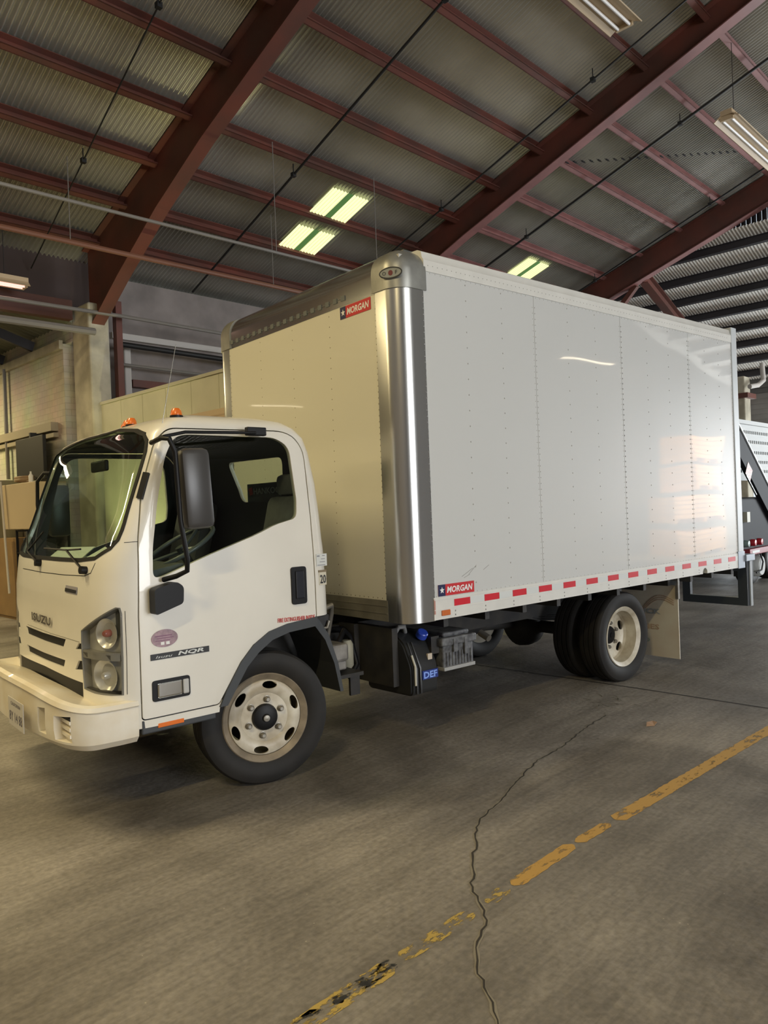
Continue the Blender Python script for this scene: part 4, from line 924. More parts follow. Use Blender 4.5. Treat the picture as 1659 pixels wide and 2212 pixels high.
# wheels
def tyre_mesh(R, W, rim):
    h = W/2
    prof = [(rim, -h*.72), (rim+.02, -h*.86), (R*.80, -h*1.0), (R*.90, -h*.99), (R*.965, -h*.90), (R*.99, -h*.78)]
    for k in range(-3, 4):                # tread grooves
        y = k*h*.22
        if k in (-2, 0, 2): prof += [(R, y-.006), (R-.012, y-.004), (R-.012, y+.004), (R, y+.006)]
        else: prof += [(R, y)]
    prof += [(R*.99, h*.78), (R*.965, h*.90), (R*.90, h*.99), (R*.80, h*1.0), (rim+.02, h*.86), (rim, h*.72)]
    bm, rings = lathe(bmesh.new(), prof, 72); a, b_ = rings[0], rings[-1]
    for k in range(72): bm.faces.new((b_[k], b_[(k+1) % 72], a[(k+1) % 72], a[k]))
    bmesh.ops.recalc_face_normals(bm, faces=bm.faces[:]); return bm
Rt, Rr = .400, .258
def wheel(cx, cy, out, dish, name='wheel', rz=0.0, holes=6, parent=TR, rim_mat=None):
    """out=-1 faces -y. dish>0: deep rear dish, <0 front style"""
    W = empty(name, (cx, cy, Rt-0.004), rz if out < 0 else rz+math.pi); W.parent = parent
    fin('tyre', tyre_mesh(Rt, .225, .250), rubber, W, angle=28)
    # rim barrel + lip (local: outer face is -y)
    prof = [(.250, .085), (.235, .07), (.225, 0), (.235, -.075), (.262, -.088), (.268, -.098), (.262, -.104), (.248, -.096), (.228, -.08), (.222, 0), (.222, .07)]
    bm, rings = lathe(bmesh.new(), prof, 64); bmesh.ops.recalc_face_normals(bm, faces=bm.faces[:]); fin('rim', bm, rim_rust if dish < 0 else rim_m, W, angle=35)
    if dish < 0: pr_ = [(.232, -.062), (.222, -.084), (.205, -.092), (.170, -.088), (.150, -.078), (.145, -.074), (.070, -.074)]
    else: pr_ = [(.228, .0), (.215, .045), (.19, .062), (.155, .066), (.14, .058), (.070, .058)]
    th = .010; full = pr_+[(r, y+th) for r, y in pr_[::-1]]; bm, rings = lathe(bmesh.new(), full+[full[0]], 64)
    bmesh.ops.remove_doubles(bm, verts=bm.verts[:], dist=1e-5); bmesh.ops.recalc_face_normals(bm, faces=bm.faces[:])
    cs = []; off = math.radians(20)
    for k in range(holes):
        t = off+2*math.pi*k/holes; c = V((math.cos(t), 0, math.sin(t))); tg = V((-math.sin(t), 0, math.cos(t)))
        P = [c*.194+tg*.046*math.cos(a)+c*.023*math.sin(a)+V((0, -.16, 0)) for a in [2*math.pi*i/20 for i in range(20)]]
        cs.append(PR(P, (0, .30, 0)))
    fin('disc', boolean(bm, cs), rim_m, W, angle=35)
    fin('hub', LT([(.001, -.118 if dish < 0 else .02), (.022, -.118 if dish < 0 else .02), (.025, -.108 if dish < 0 else .028), (.055, -.106 if dish < 0 else .03), (.074, -.098 if dish < 0 else .04), (.080, -.078 if dish < 0 else .055), (.080, .05), (.001, .05)], 32, 'y', caps=False), black, W, angle=35)
    if dish < 0: fin('hub_cap', LT([(.001, -.124), (.018, -.122), (.024, -.112), (.024, -.1), (.001, -.1)], 20, 'y', caps=False), nut_m, W, angle=35)
    for k in range(6):
        t = 2*math.pi*(k+.35)/6; x, z = .108*math.cos(t), .108*math.sin(t); y0 = -.074 if dish < 0 else .058
        fin('lug_nut', LT([(.001, y0-.030), (.010, y0-.030), (.0165, y0-.022), (.0165, y0-.004), (.022, y0-.002), (.022, y0+.002), (.001, y0+.002)], 12, 'y', (x, 0, z), False), nut_m, W, angle=30)
    fin('inner_drum', LT([(.001, .085), (.19, .085), (.20, .105), (.001, .105)], 32, 'y', caps=False), chassis, W)
    return W
wheel(.470, .372, -1, -1, 'front_wheel', rz=math.radians(-13))
wheel(.470, 2*YC-.372, 1, -1, 'front_wheel', rz=math.radians(-13))
for side in (0, 1):
    f = (lambda y: y) if not side else (lambda y: 2*YC-y); s = -1 if not side else 1
    wheel(4.047, f(.232), s, 1, 'rear_outer_wheel'); 
    W = empty('rear_inner_wheel', (4.047, f(.515), Rt-.004)); W.parent = TR; fin('tyre', tyre_mesh(Rt, .225, .250), rubber, W, angle=28)
    fin('rim', LT([(.250, -.085), (.225, -.06), (.225, .06), (.250, .085), (.20, .06), (.20, -.06)], 48, 'y'), rim_m, W, angle=35)
# chassis
CH = fin('frame_rail', BX(-.30, 6.05, .80, .87, .56, .78), chassis, TR); fin('frame_rail', BX(-.30, 6.05, 1.594, 1.664, .56, .78), chassis, TR)
for x in (-.2, 1.1, 2.2, 3.3, 4.7, 5.9): fin('crossmember', BX(x, x+.08, .87, 1.594, .60, .76), chassis, TR)
for i in range(11):
    x = 1.75+i*.42; fin('floor_bearer', BX(x, x+.045, .06, 2.40, .79, .865), chassis, TR)
fin('front_axle', TB([(.456, .45, .40), (.456, .80, .36), (.456, 1.66, .36), (.456, 2.0, .40)], .045, 10), chassis, TR, angle=50)
fin('rear_axle', TB([(4.047, .45, .40), (4.047, 2.0, .40)], .06, 12), chassis, TR, angle=50)
fin('differential', LT([(.001, -.20), (.10, -.19), (.19, -.08), (.20, 0), (.19, .08), (.10, .16), (.001, .18)], 24, 'x', (4.0, YC, .40), False), chassis, TR, angle=50)
fin('drive_shaft', TB([(1.6, YC, .58), (3.85, YC, .44)], .045, 12), chassis, TR, angle=50)
for y in (.835, 1.63):
    bm = bmesh.new()
    for k in range(4):
        L = .62-k*.12; P = [V((4.047+L*t/5, y, .50+.018*k+.10*(t/5)**2*(L/.62)**2)) for t in range(-5, 6)]
        for a, b_ in zip(P, P[1:]): bar(bm, a, b_, .06, .014)
    fin('leaf_spring', bm, chassis, TR)
    bm = bmesh.new()
    for k in range(3):
        L = .55-k*.14; P = [V((.456+L*t/5, y, .44+.016*k+.10*(t/5)**2*(L/.55)**2)) for t in range(-5, 6)]
        for a, b_ in zip(P, P[1:]): bar(bm, a, b_, .06, .014)
    fin('leaf_spring', bm, chassis, TR)
fin('engine_block', BX(-.05, .95, .98, 1.5, .42, .93, bev=.04), chassis, TR)
fin('gearbox', BX(.95, 1.6, 1.05, 1.42, .42, .78, bev=.05), chassis, TR)
fin('fuel_tank', BX(2.2, 3.3, 1.75, 2.30, .36, .72, bev=.05), chassis, TR)
fin('muffler', TB([(2.6, 1.1, .55), (3.2, 1.1, .55)], .11, 16), chassis, TR, angle=50)
fin('far_bumper_stop', TB([(2.9, .80, .52), (2.9, .70, .48)], .03, 10), nut_m, TR, angle=50)
# things just behind the front wheel
bm = BX(1.02, 1.20, .42, .66, .60, .72, bev=.02); fin('intake_box', bm, mat('dirty_silver', (.36, .34, .31), .45, .4, noise=(12, .4)), TR)
bm = BX(1.03, 1.19, .44, .64, .54, .60, bev=.01); fin('intake_box', bm, MATS['dirty_silver'], TR)
fin('cab_mount', TB([(.93, .34, .985), (1.02, .36, 1.0), (1.06, .42, .93), (1.04, .46, .74)], .018, 8), nut_m, TR, angle=50)
fin('cab_mount', BX(.86, .98, .32, .44, .86, .955, bev=.015), chassis, TR)
fin('cab_latch', TB([(.88, .31, .90), (.90, .30, .87), (.94, .30, .87), (.96, .31, .91)], .010, 6), nut_m, TR, angle=50)
fin('filter', LT([(.03, 0), (.045, .02), (.045, .17), (.03, .20)], 18, 'z', (1.33, .62, .50)), mat('filter_cream', (.34, .32, .24), .5), TR, angle=40)
fin('hose', TB([(1.20, .55, .70), (1.28, .58, .78), (1.36, .62, .72), (1.40, .60, .52), (1.30, .56, .44)], .018, 8), black, TR, angle=50)
fin('hose', TB([(1.0, .60, .82), (1.2, .70, .78), (1.5, .78, .74)], .022, 8), black, TR, angle=50)
fin('bracket', BX(1.10, 1.30, .40, .70, .49, .515), chassis, TR); fin('bracket', BX(1.20, 1.28, .42, .44, .36, .50), chassis, TR)
fin('bracket', BX(1.06, 1.12, .70, .80, .50, .90), chassis, TR); fin('bracket', BX(1.40, 1.46, .62, .80, .44, .80), chassis, TR)
# exhaust fluid tank
prof = rounded([V((0, .12, .345)), V((0, .12, .54)), V((0, .20, .70)), V((0, .30, .755)), V((0, .60, .755)), V((0, .60, .335))], .04)
bm = PR([(1.49, p.y, p.z) for p in prof], (.245, 0, 0)); bmesh.ops.bevel(bm, geom=[e for e in bm.edges if abs((e.verts[0].co-e.verts[1].co).x) < 1e-4], offset=.012, segments=2, affect='EDGES')
DF_ = fin('fluid_tank', bm, mat('tank_black', (.02, .021, .022), .35), TR, angle=40)
bm = bmesh.new()
for x in (1.53, 1.565): tube(bm, [(x, .112, .36), (x, .112, .53), (x, .198, .695)], .008, 6)
fin('tank_rib', bm, MATS['tank_black'], DF_, angle=50)
fin('sight_tube', TB([(1.515, .108, .42), (1.515, .108, .55), (1.515, .14, .62)], .008, 6), mat('sight_cream', (.5, .48, .40), .4), DF_)
c = V((1.66, .20, .722)); n = V((0, -.55, .83)).normalized()
bm = LT([(.001, .045), (.034, .045), (.040, .038), (.040, 0), (.001, 0)], 22, 'z', caps=False); bmesh.ops.transform(bm, matrix=Matrix.Translation(c) @ n.to_track_quat('Z', 'Y').to_matrix().to_4x4(), verts=bm.verts[:]); fin('filler_cap', bm, blue, DF_, angle=40)
fin('label_patch', BX(1.66, 1.70, .135, .150, .565, .61), mat('label_tan', (.6, .52, .42), .5), DF_)
fin('label_patch', BX(1.585, 1.73, .113, .119, .445, .505), mat('label_navy', (.02, .04, .22), .4), DF_)
text('DEF', (1.595, .1125, .452), (1, 0, 0), (0, 0, 1), .045, blue_txt, DF_, bold=.03, width=.125)
fin('grab_loop', TB([(1.50, .30, .75), (1.52, .27, .80), (1.56, .26, .80), (1.60, .30, .75)], .018, 8), mat('loop_grey', (.2, .2, .2), .5), DF_, angle=50)
fin('tank_bracket', BX(1.44, 1.49, .25, .80, .40, .80), chassis, TR)
# battery / tool box
bm = BX(1.775, 2.075, .10, .62, .485, .66, bev=.012); TBX = fin('battery_box', bm, tool_m, TR)
fin('lid', BX(1.755, 2.10, .085, .63, .645, .705, bev=.012), tool_m, TBX); fin('lid', BX(1.80, 2.06, .12, .60, .70, .735, bev=.015), tool_m, TBX)
fin('base_lip', BX(1.77, 2.08, .088, .62, .475, .50, bev=.004), mat('lip_light', (.34, .34, .33), .45), TBX)
bm = bmesh.new()
for i in range(9): box(bm, 1.80+i*.03, 1.812+i*.03, .093, .102, .505, .60)
box(bm, 1.86, 1.90, .08, .10, .60, .69); box(bm, 1.97, 2.0, .08, .10, .57, .69); fin('rib', bm, tool_m, TBX)
fin('battery_bracket', BX(1.70, 1.775, .14, .80, .60, .72), chassis, TR)
# mud flaps
def flap(y0, y1, par=TR):
    F = fin('mud_flap', BX(4.79, 4.80, y0, y1, .09, .79), flap_m, par); x = 4.789; 
    f = lambda nm, a, b_, z0, z1, mt: fin(nm, BX(x-.001, x, y0+a, y0+b_, z0, z1), mt, F)
    # faded arc and lettering
    bm = bmesh.new()
    for j in range(3):
        P = [(y0+.04+.34*t/10, .60+.02*j+.09*math.sin(math.pi*t/10)-.10*t/10) for t in range(11)]
        for a, b_ in zip(P, P[1:]): bar(bm, (x-.001, a[0], a[1]), (x-.001, b_[0], b_[1]), .002, .008, up=(0, 0, 1))
    fin('faded_arc', bm, flap_red, F)
    text('TRUCK', (x-.001, y1-.06, .50), (0, -1, 0), (0, 0, 1), .05, flap_blu, F, width=.36, bold=.03)
    text('BODIES', (x-.001, y1-.06, .35), (0, -1, 0), (0, 0, 1), .05, flap_red, F, width=.34, bold=.02)
    text('CO', (x-.001, y1-.12, .22), (0, -1, 0), (0, 0, 1), .045, flap_grn, F, width=.18, bold=.02)
flap(.02, .62); flap(2*YC-.62, 2*YC-.02)
fin('flap_bar', BX(4.78, 4.83, .02, .80, .79, .83), galv, TR); fin('flap_bar', BX(4.78, 4.81, .01, .04, .66, .86), MATS['dirty_silver'], TR)

# ---------------- cargo box
XF, R0, XS, XR = 1.387, .217, 1.600, 5.985
ZB, ZR, ZPF, ZPS, ZT = .860, .998, 3.075, 3.213, 3.355
WB = 2*YC
def rivets(bm, pts, n, r=.006):
    n = V(n); a, b_, _ = frame_from(n)
    for p in pts:
        p = V(p); ring_ = [bm.verts.new(p+a*math.cos(t)*r+b_*math.sin(t)*r) for t in [math.pi*k/3 for k in range(6)]]; top = bm.verts.new(p+n*r*.55)
        for k in range(6): bm.faces.new((ring_[k], ring_[(k+1) % 6], top))
BOX = fin('cargo_box', BX(XF+.05, XR, .03, WB-.03, ZB+.02, ZT-.06), mat('box_core', (.5, .49, .45), .6), TR)
seams = [XS, 2.771, 3.942, 5.097, XR]
for i, (a, b_) in enumerate(zip(seams, seams[1:])):
    bm = bmesh.new(); box(bm, a+.0015, b_-.0015, -.004-.0, .03, ZR, ZPS); 
    o = fin('side_panel', bm, frp, BOX)
    o.rotation_euler = (0, 0, 0)
    bm = bmesh.new(); mtr = rivet_m if i in (2, 3) else mat('rivet_pale', (.34, .33, .30), .4)
    L = b_-a
    for fx, st, z0 in ((.36, .11, ZR+.08), (.68, .11, ZR+.08)): rivets(bm, [(a+L*fx, -.004, z0+k*st) for k in range(int((ZPS-z0-.03)/st)+1)], (0, -1, 0), .0065)
    rivets(bm, [(a+.014, -.004, ZR+.05+k*.045) for k in range(int((ZPS-ZR-.08)/.045))], (0, -1, 0), .0075 if i == 2 else .005)
    rivets(bm, [(a+.03+k*.05, -.004, ZR+.018) for k in range(int((L-.04)/.05))], (0, -1, 0), .004); rivets(bm, [(a+.03+k*.05, -.004, ZPS-.018) for k in range(int((L-.04)/.05))], (0, -1, 0), .004)
    rivets(bm, [(b_-.014, -.004, ZR+.05+k*.045) for k in range(int((ZPS-ZR-.08)/.045))], (0, -1, 0), .0075 if i == 2 else .004)
    rv = fin('rivet_rows', bm, mtr, BOX); rv['kind'] = 'stuff'
bm = bmesh.new(); box(bm, XS, XR, WB-.03, WB+.004, ZR, ZPS); fin('side_panel', bm, frp, BOX)
# front panels
yj = [R0, .754, 1.244, 1.725, WB-R0]
bm = BX(XF-.004, XF+.05, R0-.012, WB-R0+.012, ZR, ZPF); fin('front_panel', bm, frp_front, BOX)
bm = bmesh.new()
for y in yj[1:4]: rivets(bm, [(XF-.004, y, ZR+.08+k*.075) for k in range(27)], (-1, 0, 0), .005)
for y in (R0+.01, WB-R0-.01): rivets(bm, [(XF-.004, y, ZR+.05+k*.04) for k in range(50)], (-1, 0, 0), .005)
rivets(bm, [(XF-.004, R0+.05+k*.05, ZR+.016) for k in range(40)], (-1, 0, 0), .005)
rv = fin('rivet_rows', bm, mat('rivet_tan', (.20, .17, .10), .4), BOX); rv['kind'] = 'stuff'
fin('front_bottom_rail', BX(XF-.008, XF+.06, R0-.01, WB-R0+.01, ZB, ZR+.004), rail_dull, BOX)
bm = BX(XF-.012, XF-.008, R0, WB-R0, ZB+.05, ZB+.056); box(bm, XF-.012, XF-.008, R0, WB-R0, ZB+.10, ZB+.105); fin('rail_groove', bm, rail_dull, BOX)
# rounded corner posts
RC = .125                              # corner radius; flat flanges lap the panels on both sides
def corner_pts(sgn, r, x_end, y_end, n=14):
    """plan outline: front flange, quarter round, side flange; r includes the outward offset"""
    o_ = r-RC; cy = RC if sgn < 0 else WB-RC; P = [(XF-o_, y_end)]
    for k in range(n+1):
        t = math.pi/2*k/n; P.append((XF+RC-r*math.cos(t), cy+sgn*r*math.sin(t)))
    P.append((x_end, cy+sgn*r)); return P
def post(sgn):
    ye = R0+.004 if sgn < 0 else WB-R0-.004; P = corner_pts(sgn, RC+.007, XS+.012, ye); cin = (XS+.012, R0 if sgn < 0 else WB-R0)
    bm = PR([(x, y, ZB-.004) for x, y in P+[cin]], (0, 0, ZPF+.03-ZB+.004)); return fin('corner_post', bm, alu, BOX, angle=20)
post(-1); post(1)
def side_rivs():
    bm = bmesh.new(); rivets(bm, [(XS+.004, -.0065, ZB+.05+k*.04) for k in range(55)], (0, -1, 0), .005); rv = fin('rivet_rows', bm, rivet_m, BOX); rv['kind'] = 'stuff'
side_rivs()
# top front rail: quarter round
def arc_sweep(xc, zc, r, y0, y1, mt, nm, ex=.006):
    bm = bmesh.new(); n = 10; P = [(XF-ex, ZPF-.01)]+[(xc-(r+ex)*math.cos(math.pi/2*k/n), zc+(r+ex)*math.sin(math.pi/2*k/n)) for k in range(n+1)]+[(xc+.15, zc+r+ex), (xc+.15, ZPF-.01)]
    prism(bm, [(x, y0, z) for x, z in P], (0, y1-y0, 0)); return fin(nm, bm, mt, BOX, angle=25)
rf = .155
arc_sweep(XF+rf, ZT-rf-.01, rf, R0-.005, WB-R0+.005, alu_rail, 'front_top_rail')
bm = BX(XF-.009, XF-.005, .55, 2.2, ZPF+.04, ZPF+.044)
for k in range(18):
    y = .55+k*.095; box(bm, XF-.012, XF-.005, y, y+.045, ZPF+.025, ZPF+.06)
fin('rail_slots', bm, mat('slot_mark', (.12, .13, .13), .5), BOX)
# cast corner caps: vertical quarter cylinder closing to the roof
def cap(sgn):
    bm = bmesh.new(); rings = []; zc = ZT-rf-.01; ye = R0+.03 if sgn < 0 else WB-R0-.03
    prof = [(0.0, ZPF-.005), (0.0, ZPF+.03), (0.0, zc)]+[(rf*(1-math.cos(math.pi/2*k/7)), zc+rf*1.02*math.sin(math.pi/2*k/7)+.004) for k in range(1, 8)]
    for ins, z in prof:
        P = corner_pts(sgn, RC+.015, XS+.035, ye); c = V((XF+RC+.06, (RC+.06) if sgn < 0 else WB-RC-.06)); Q = []
        for i_, (x, y) in enumerate(P):
            f = ins; d = V((x, y)); out = V((max(0, c.x-x), min(0, y-c.y) if sgn < 0 else max(0, y-c.y))); L = out.length
            if L > 1e-6: dirv = V((-out.x, out.y))/L; d = d-dirv*min(f, L)
            Q.append(bm.verts.new((d.x, d.y, z)))
        rings.append(Q)
    for a, b_ in zip(rings, rings[1:]):
        for k in range(len(a)-1): bm.faces.new((a[k], a[k+1], b_[k+1], b_[k]))
    zt_ = prof[-1][1]; c = bm.verts.new((XS+.035, ye, zt_)); bm.faces.new(rings[-1]+[c])
    c0 = bm.verts.new((XS+.035, ye, prof[0][1])); bm.faces.new((rings[0]+[c0])[::-1])
    bm.faces.new([r_[-1] for r_ in rings]+[c, c0]); bm.faces.new([r_[0] for r_ in rings]+[c, c0])
    bmesh.ops.recalc_face_normals(bm, faces=bm.faces[:]); return fin('corner_cap', bm, cast, BOX, angle=30)
C1 = cap(-1); cap(1)
# oval emblem on the cap
cc = math.radians(28); nn = V((-math.cos(cc), -math.sin(cc), 0)); rt = V((math.sin(cc), -math.cos(cc), 0)); oc = V((XF+RC, RC, 3.165))+nn*(RC+.018)
def ov(a, b_, dd): return [oc+rt*a*math.cos(t)+V((0, 0, b_*math.sin(t)))+nn*dd for t in [2*math.pi*k/28 for k in range(28)]]
fin('oval_emblem', PR(ov(.082, .040, 0), nn*.002), dark, BOX); fin('oval_emblem_face', PR(ov(.074, .030, .002), nn*.001), mat('emblem_grey', (.30, .31, .28), .4, .4), BOX)
P = [oc+rt*.016*math.cos(t)+V((0, 0, .018*math.sin(t)))+nn*.003 for t in [2*math.pi*k/16 for k in range(16)]]; fin('emblem_dot', PR(P, nn*.001), mat('emblem_red', (.14, .03, .03), .4), BOX)
for s in (-1, 1): text('O' if s < 0 else 'F', oc+rt*(s*.046-.012)+V((0, 0, -.012))+nn*.0035, rt, (0, 0, 1), .024, dark, BOX)
# side top rail
bm = bmesh.new(); prism(bm, [(XS+.02, -.010, ZPS-.01), (XS+.02, -.010, ZPS+.065), (XS+.02, .004, ZPS+.085), (XS+.02, .012, ZPS+.125), (XS+.02, .045, ZT), (XS+.02, .12, ZT+.004), (XS+.02, .12, ZPS-.01)], (XR-XS-.02, 0, 0))
fin('side_top_rail', bm, rail_white, BOX, angle=30)
bm = bmesh.new(); rivets(bm, [(XS+.06+k*.045, -.0105, ZPS+.03) for k in range(95)], (0, -1, 0), .004); rv = fin('rivet_rows', bm, MATS['rivet_pale'], BOX); rv['kind'] = 'stuff'
bm = bmesh.new(); prism(bm, [(XS+.02, WB+.010, ZPS-.01), (XS+.02, WB+.010, ZPS+.065), (XS+.02, WB-.045, ZT), (XS+.02, WB-.12, ZT+.004), (XS+.02, WB-.12, ZPS-.01)], (XR-XS-.02, 0, 0)); fin('side_top_rail', bm, rail_white, BOX)
fin('roof', BX(XF+rf, XR, .10, WB-.10, ZT-.03, ZT+.006), alu_rail, BOX)
# side bottom rail with tape
fin('side_bottom_rail', boolean(BX(XS, XR+.0, -.010, .05, ZB, ZR+.012), [LT([(.045, -.2), (.045, .3)], 24, 'y', (5.27, 0, ZB+.01))]), rail_white, BOX)
fin('side_bottom_rail', BX(XS, XR, WB-.05, WB+.010, ZB, ZR+.012), rail_white, BOX)
bm = BX(XS, XR, -.013, -.010, ZR-.006, ZR-.001); box(bm, XS, XR, -.0125, -.010, .925, .929); fin('rail_bead', bm, rail_white, BOX)
zt0 = .938
x = 1.79; k = 0
TP = []
while x < XR-.12:
    o = fin('red_tape', BX(x, x+.155, -.0125, -.010, zt0, zt0+.046), redtape, BOX); o = fin('silver_tape', BX(x+.157, min(x+.30, XR-.01), -.0122, -.010, zt0, zt0+.046), silvertape, BOX); x += .3048
bm = bmesh.new()
for k in range(14): rivets(bm, [(1.80+k*.3048, -.010, .905), (1.80+k*.3048, -.010, .878)], (0, -1, 0), .007)
rv = fin('rail_bolts', bm, rivet_m, BOX)
fin('side_marker_lamp', BX(1.665, 1.745, -.020, -.010, .883, .920, bev=.004), mat('marker_orange', (.55, .13, .02), .4), BOX)
fin('hinge_strip', BX(XS, XS+.012, -.012, -.006, .90, 1.0), mat('faded_red_strip', (.5, .25, .2), .5), BOX)
# makers stickers
def maker(o_, r_, u_, W, H):
    o_, r_, u_ = V(o_), V(r_), V(u_); n = r_.cross(u_)
    def rect(a, b_, c, d, dep, mt, nm): return fin(nm, PR([o_+r_*a+u_*c+n*dep, o_+r_*b_+u_*c+n*dep, o_+r_*b_+u_*d+n*dep, o_+r_*a+u_*d+n*dep], n*.0006), mt, BOX)
    rect(0, W, 0, H, .0, red, 'maker_sticker'); rect(0, W*.19, 0, H, .0007, navy, 'maker_sticker_corner')
    S = [o_+r_*(W*.10)+u_*(H*.5)+r_*(H*.30*(1 if k % 2 == 0 else .42))*math.sin(math.pi*k/5)+u_*(H*.30*(1 if k % 2 == 0 else .42))*math.cos(math.pi*k/5)+n*.0016 for k in range(10)]
    fin('star', PR(S, n*.0004), white, BOX)
    text('MORGAN', o_+r_*W*.23+u_*H*.22, r_, u_, H*.56, white, BOX, 'maker_lettering', depth=.0016, shear=.18, bold=.03, width=W*.72)
maker((1.645, -.0075, 1.015), (1, 0, 0), (0, 0, 1), .35, .078)
maker((XF-.006, .615, 2.975), (0, -1, 0), (0, 0, 1), .345, .085)
# scratches near the lower sticker
bm = bmesh.new()
for (a, b_) in (((1.88, 1.13), (1.99, 1.18)), ((1.95, 1.14), (2.03, 1.20)), ((1.90, 1.12), (1.96, 1.14)), ((2.10, 1.16), (2.16, 1.19))): bar(bm, (a[0], -.0046, a[1]), (b_[0], -.0046, b_[1]), .0008, .003, up=(0, 0, 1))
fin('scratches', bm, mat('scratch_grey', (.3, .29, .27), .6), BOX)
# rear frame and bumper
RF = fin('rear_frame', BX(XR, XR+.115, -.012, .09, ZB+.03, ZT+.01, bev=.006), mat('rear_post_grey', (.52, .55, .56), .4), BOX)
fin('rear_frame', BX(XR, XR+.115, WB-.09, WB+.012, ZB+.03, ZT+.01, bev=.006), MATS['rear_post_grey'], BOX); fin('rear_frame', BX(XR, XR+.115, .09, WB-.09, ZT-.12, ZT+.01), MATS['rear_post_grey'], BOX)
fin('rear_door', BX(XR+.03, XR+.06, .09, WB-.09, ZB+.05, ZT-.12), frp, BOX)
fin('corner_bracket', BX(XR-.02, XR+.13, -.016, .10, ZB-.01, ZR+.03, bev=.004), galv, BOX)
SB = fin('rear_step_bumper', BX(XR+.13, XR+.33, -.03, WB+.03, .915, .985, bev=.006), galv, TR)
for y0, y1 in ((.01, .74), (WB-.74, WB-.01)):
    X_ = 6.20
    bm = BX(X_, X_+.05, y0, y1, .435, .52); box(bm, X_, X_+.05, y0, y0+.10, .52, .915); box(bm, X_, X_+.05, y1-.09, y1, .52, .915); box(bm, X_, X_+.05, y0+.10, y1-.09, .80, .915)
    fin('underride_frame', bm, mat('frame_slate', (.045, .055, .065), .5), TR)
    fin('frame_edge', BX(X_-.004, X_+.0, y0+.10, y1-.09, .518, .526), silvertape, TR); fin('frame_edge', BX(X_+.05, X_+.10, y0-.012, y0+.0, .43, .915), mat('edge_grey', (.35, .37, .38), .5), TR)

# ------------------------------------------------------------------ tow truck at the right edge (rear part behind the box)
TW = empty('flatbed_truck', (11.6, 1.0, 0)); tag(TW, 'black flatbed truck with tilted ramp and perforated white rack at the right edge', 'truck')
def tw(name, bm, mt, par=None, **k): return fin(name, bm, mt, par or TW, **k)
bm = BX(-1.5, 3.0, 0.30, .36, 1.86, 2.90); cut = []
for r_, z in enumerate((2.70, 2.53, 2.34, 2.17, 2.0)):
    for i in range(44): cut.append((-1.45+i*.10+.02*(r_ % 2), z))
b2 = bmesh.new()
for x, z in cut: box(b2, x, x+.06, .2, .45, z, z+.055)
tw('perforated_rack', boolean(bm, [b2]), tow_w)
tw('rack_frame', BX(-1.5, 3.0, .26, .40, 2.86, 2.93), tow_w); tw('rack_backing', BX(-1.5, 3.0, .50, .55, 1.9, 2.88), tow_m)
tw('body', BX(-1.2, 3.0, .05, 1.9, .62, 1.55, bev=.03), tow_m)
bm = bmesh.new(); bar(bm, (-.95, .02, 2.55), (.95, .02, 1.15), .08, .42, up=(0, 0, 1)); RP = tw('ramp', bm, tow_m)
bm = bmesh.new(); bar(bm, (-.95, -.03, 2.78), (1.1, -.03, 1.27), .02, .03); fin('ramp_edge', bm, MATS['rear_post_grey'], RP)
bm = bmesh.new(); bar(bm, (-.70, -.04, 1.93), (-.25, -.04, 1.60), .02, .022); fin('ramp_rod', bm, chrome, RP)
bm = bmesh.new(); bar(bm, (-.62, -.026, 2.06), (-.42, -.026, 1.915), .004, .24); fin('warning_sticker', bm, mat('sticker_red_grey', (.42, .14, .13), .5, noise=(30, .6, (.5, .45, .4))), RP)
tw('license_plate', BX(-.66, -.52, -.02, .05, 1.15, 1.32), mat('plate_beige', (.45, .43, .33), .5))
for x in (-.62, -.30, .02): tw('tail_lamp', LT([(.001, -.03), (.05, -.025), (.06, 0), (.06, .06), (.001, .06)], 20, 'y', (x, 0, .79), False), mat('tail_red', (.40, .02, .03), .3) if x > -.5 else mat('tail_green_grey', (.2, .27, .24), .3), angle=40)
tw('rear_bumper', BX(-.70, 3, -.06, .10, .60, .70, bev=.01), mat('bumper_red', (.25, .03, .04), .4)); tw('bumper_tape', BX(-.60, -.25, -.064, -.06, .63, .67), silvertape)
tw('mud_guard', BX(-.47, -.40, .0, .3, .22, .60), black); tw('cable', TB([(-.1, -.02, .60), (-.06, -.05, .45), (-.14, -.05, .32), (-.32, -.02, .28)], .014, 6), black, angle=50)
W = empty('wheel', (.55, .42, .40)); W.parent = TW
fin('tyre', tyre_mesh(.40, .24, .25), rubber, W, angle=28); fin('rim', LT([(.001, -.04), (.10, -.05), (.20, -.07), (.25, -.10), (.255, -.08), (.25, .1), (.001, .1)], 32, 'y', caps=False), tow_w, W, angle=35)
W2 = W.copy(); COL.objects.link(W2); W2.parent = TW; W2.location = (1.6, .42, .40)
for ch in list(W.children): c = ch.copy(); COL.objects.link(c); c.parent = W2
tw('tool_drum', LT([(.16, -.0), (.19, .05), (.19, .26), (.15, .30)], 28, 'y', (-.02, -.02, .38)), tow_w, angle=40)

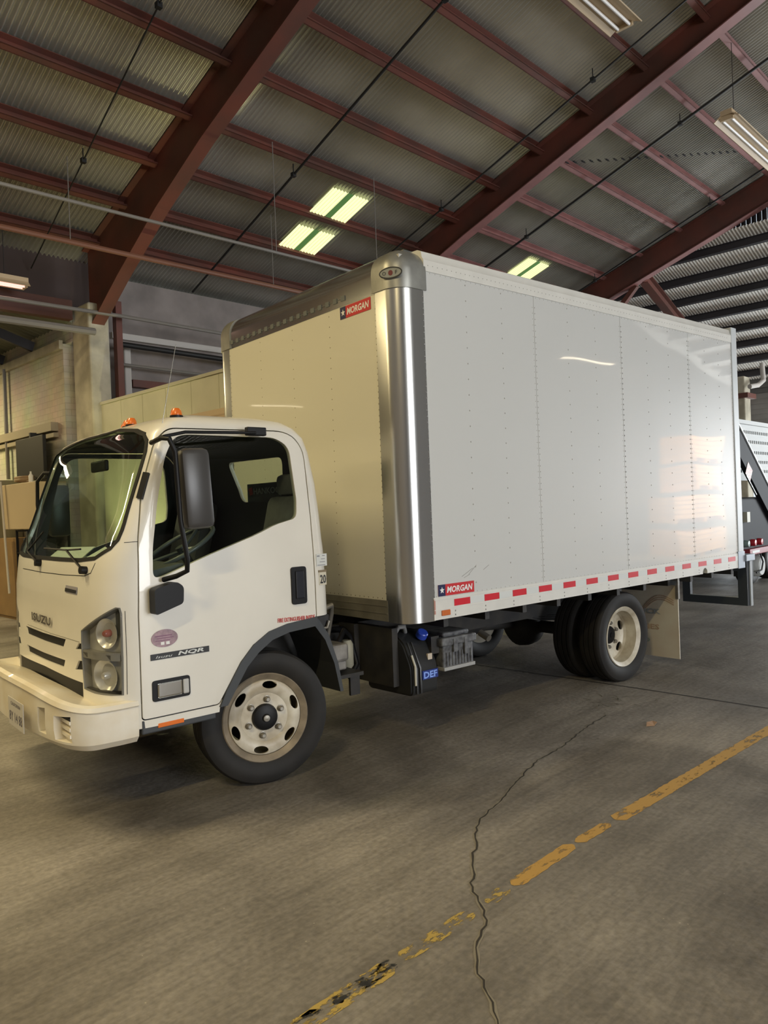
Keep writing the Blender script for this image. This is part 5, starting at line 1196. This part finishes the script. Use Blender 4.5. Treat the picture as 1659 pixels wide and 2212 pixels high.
# right-hand column with pipes
thing('concrete_column', BX(17.5, 17.9, 3.15, 3.55, 0, 4.55, bev=.03), col_m, 'pale concrete column at the right edge beside the end of the truck box', 'column')
thing('column_collar', BX(17.4, 18.0, 3.05, 3.65, 4.0, 4.12), steel_red, 'rust red collar around the column at the right edge', 'collar')
bm = TB([(17.4, 3.0, 4.25), (17.7, 2.9, 4.30), (18.1, 2.9, 4.45), (18.2, 2.95, 4.9)], .06, 10); thing('elbow_pipe', bm, MATS['white_pipe'], 'pale elbow pipe wrapped around the top of the right-hand column', 'pipe', angle=50)
thing('support_arm', TB([(15.3, 1.6, 6.35), (18.8, 2.7, 5.2)], .03, 8), mat('arm_rust', (.30, .2, .17), .5), 'slim rusty arm hanging under the bright end slope', 'pipe', angle=40)
# stacks of orange timber by the big opening (seen mirrored in the box side)
for i, (x, y, zs, wd) in enumerate(((17.4, -8.9, (0.0, .9, 1.75, 2.55), 2.2),)):
    for k, z in enumerate(zs):
        bm = bmesh.new(); x = 17.4 if z < 1.7 else 17.75; wd = 2.2 if z < 1.7 else 1.5
        for j in range(5): box(bm, x-wd/2, x+wd/2, y-.5, y+.5, z+.12+j*.12, z+.12+j*.12+.105)
        for xx in (-wd/2, -.05, wd/2-.1): box(bm, x+xx, x+xx+.1, y-.5, y+.5, z, z+.12)
        thing('timber_pack', bm, wood, 'orange timber pack by the end opening, level %s of the stack' % ['one', 'two', 'three', 'four'][k], 'timber', 'orange timber packs by the opening')
# unseen flood lamp added to brighten the timber mirrored in the box side
r = empty('added_flood_lamp', (13.9, -4.6, 5.6)); tag(r, 'added black flood lamp on the end rafter aimed at the timber packs, unseen', 'lamp')
fin('housing', BX(-.15, .15, -.12, .12, -.12, .12, bev=.02), black, r); fin('bracket', TB([(0, 0, .1), (0.1, 0, zp(-4.6)-5.6-.3)], .02, 8), black, r)
l = bpy.data.lights.new('flood', 'SPOT'); l.energy = 4200; l.spot_size = math.radians(50); l.spot_blend = .5; l.shadow_soft_size = .15; l.color = (1, .80, .38)
lo = bpy.data.objects.new('flood', l); COL.objects.link(lo); lo.location = (13.95, -4.8, 5.4); lo.rotation_euler = (V((16.8, -9.0, 1.2))-V((13.95, -4.8, 5.4))).to_track_quat('-Z', 'Y').to_euler()
r = empty('added_work_lamp', (2.3, 6.4, 0)); tag(r, 'small added work lamp hidden on the floor behind the cab, shining up the cream partition', 'lamp')  # hidden lamp added to brighten the partition behind the cab windows
fin('base', BX(-.1, .1, -.12, .12, 0, .03), black, r); fin('head', BX(-.06, .06, -.12, .12, .06, .22, bev=.01), black, r); fin('stem', BX(-.02, .02, -.02, .02, .02, .08), black, r)
l = bpy.data.lights.new('added_work_light', 'SPOT'); l.energy = 260; l.spot_size = math.radians(75); l.spot_blend = .6; l.shadow_soft_size = .06; l.color = (1, .93, .45)
lo = bpy.data.objects.new('added_work_light', l); COL.objects.link(lo); lo.location = (2.38, 6.4, .2); lo.rotation_euler = (V((3.05, 6.5, 1.45))-V((2.38, 6.4, .2))).to_track_quat('-Z', 'Y').to_euler()
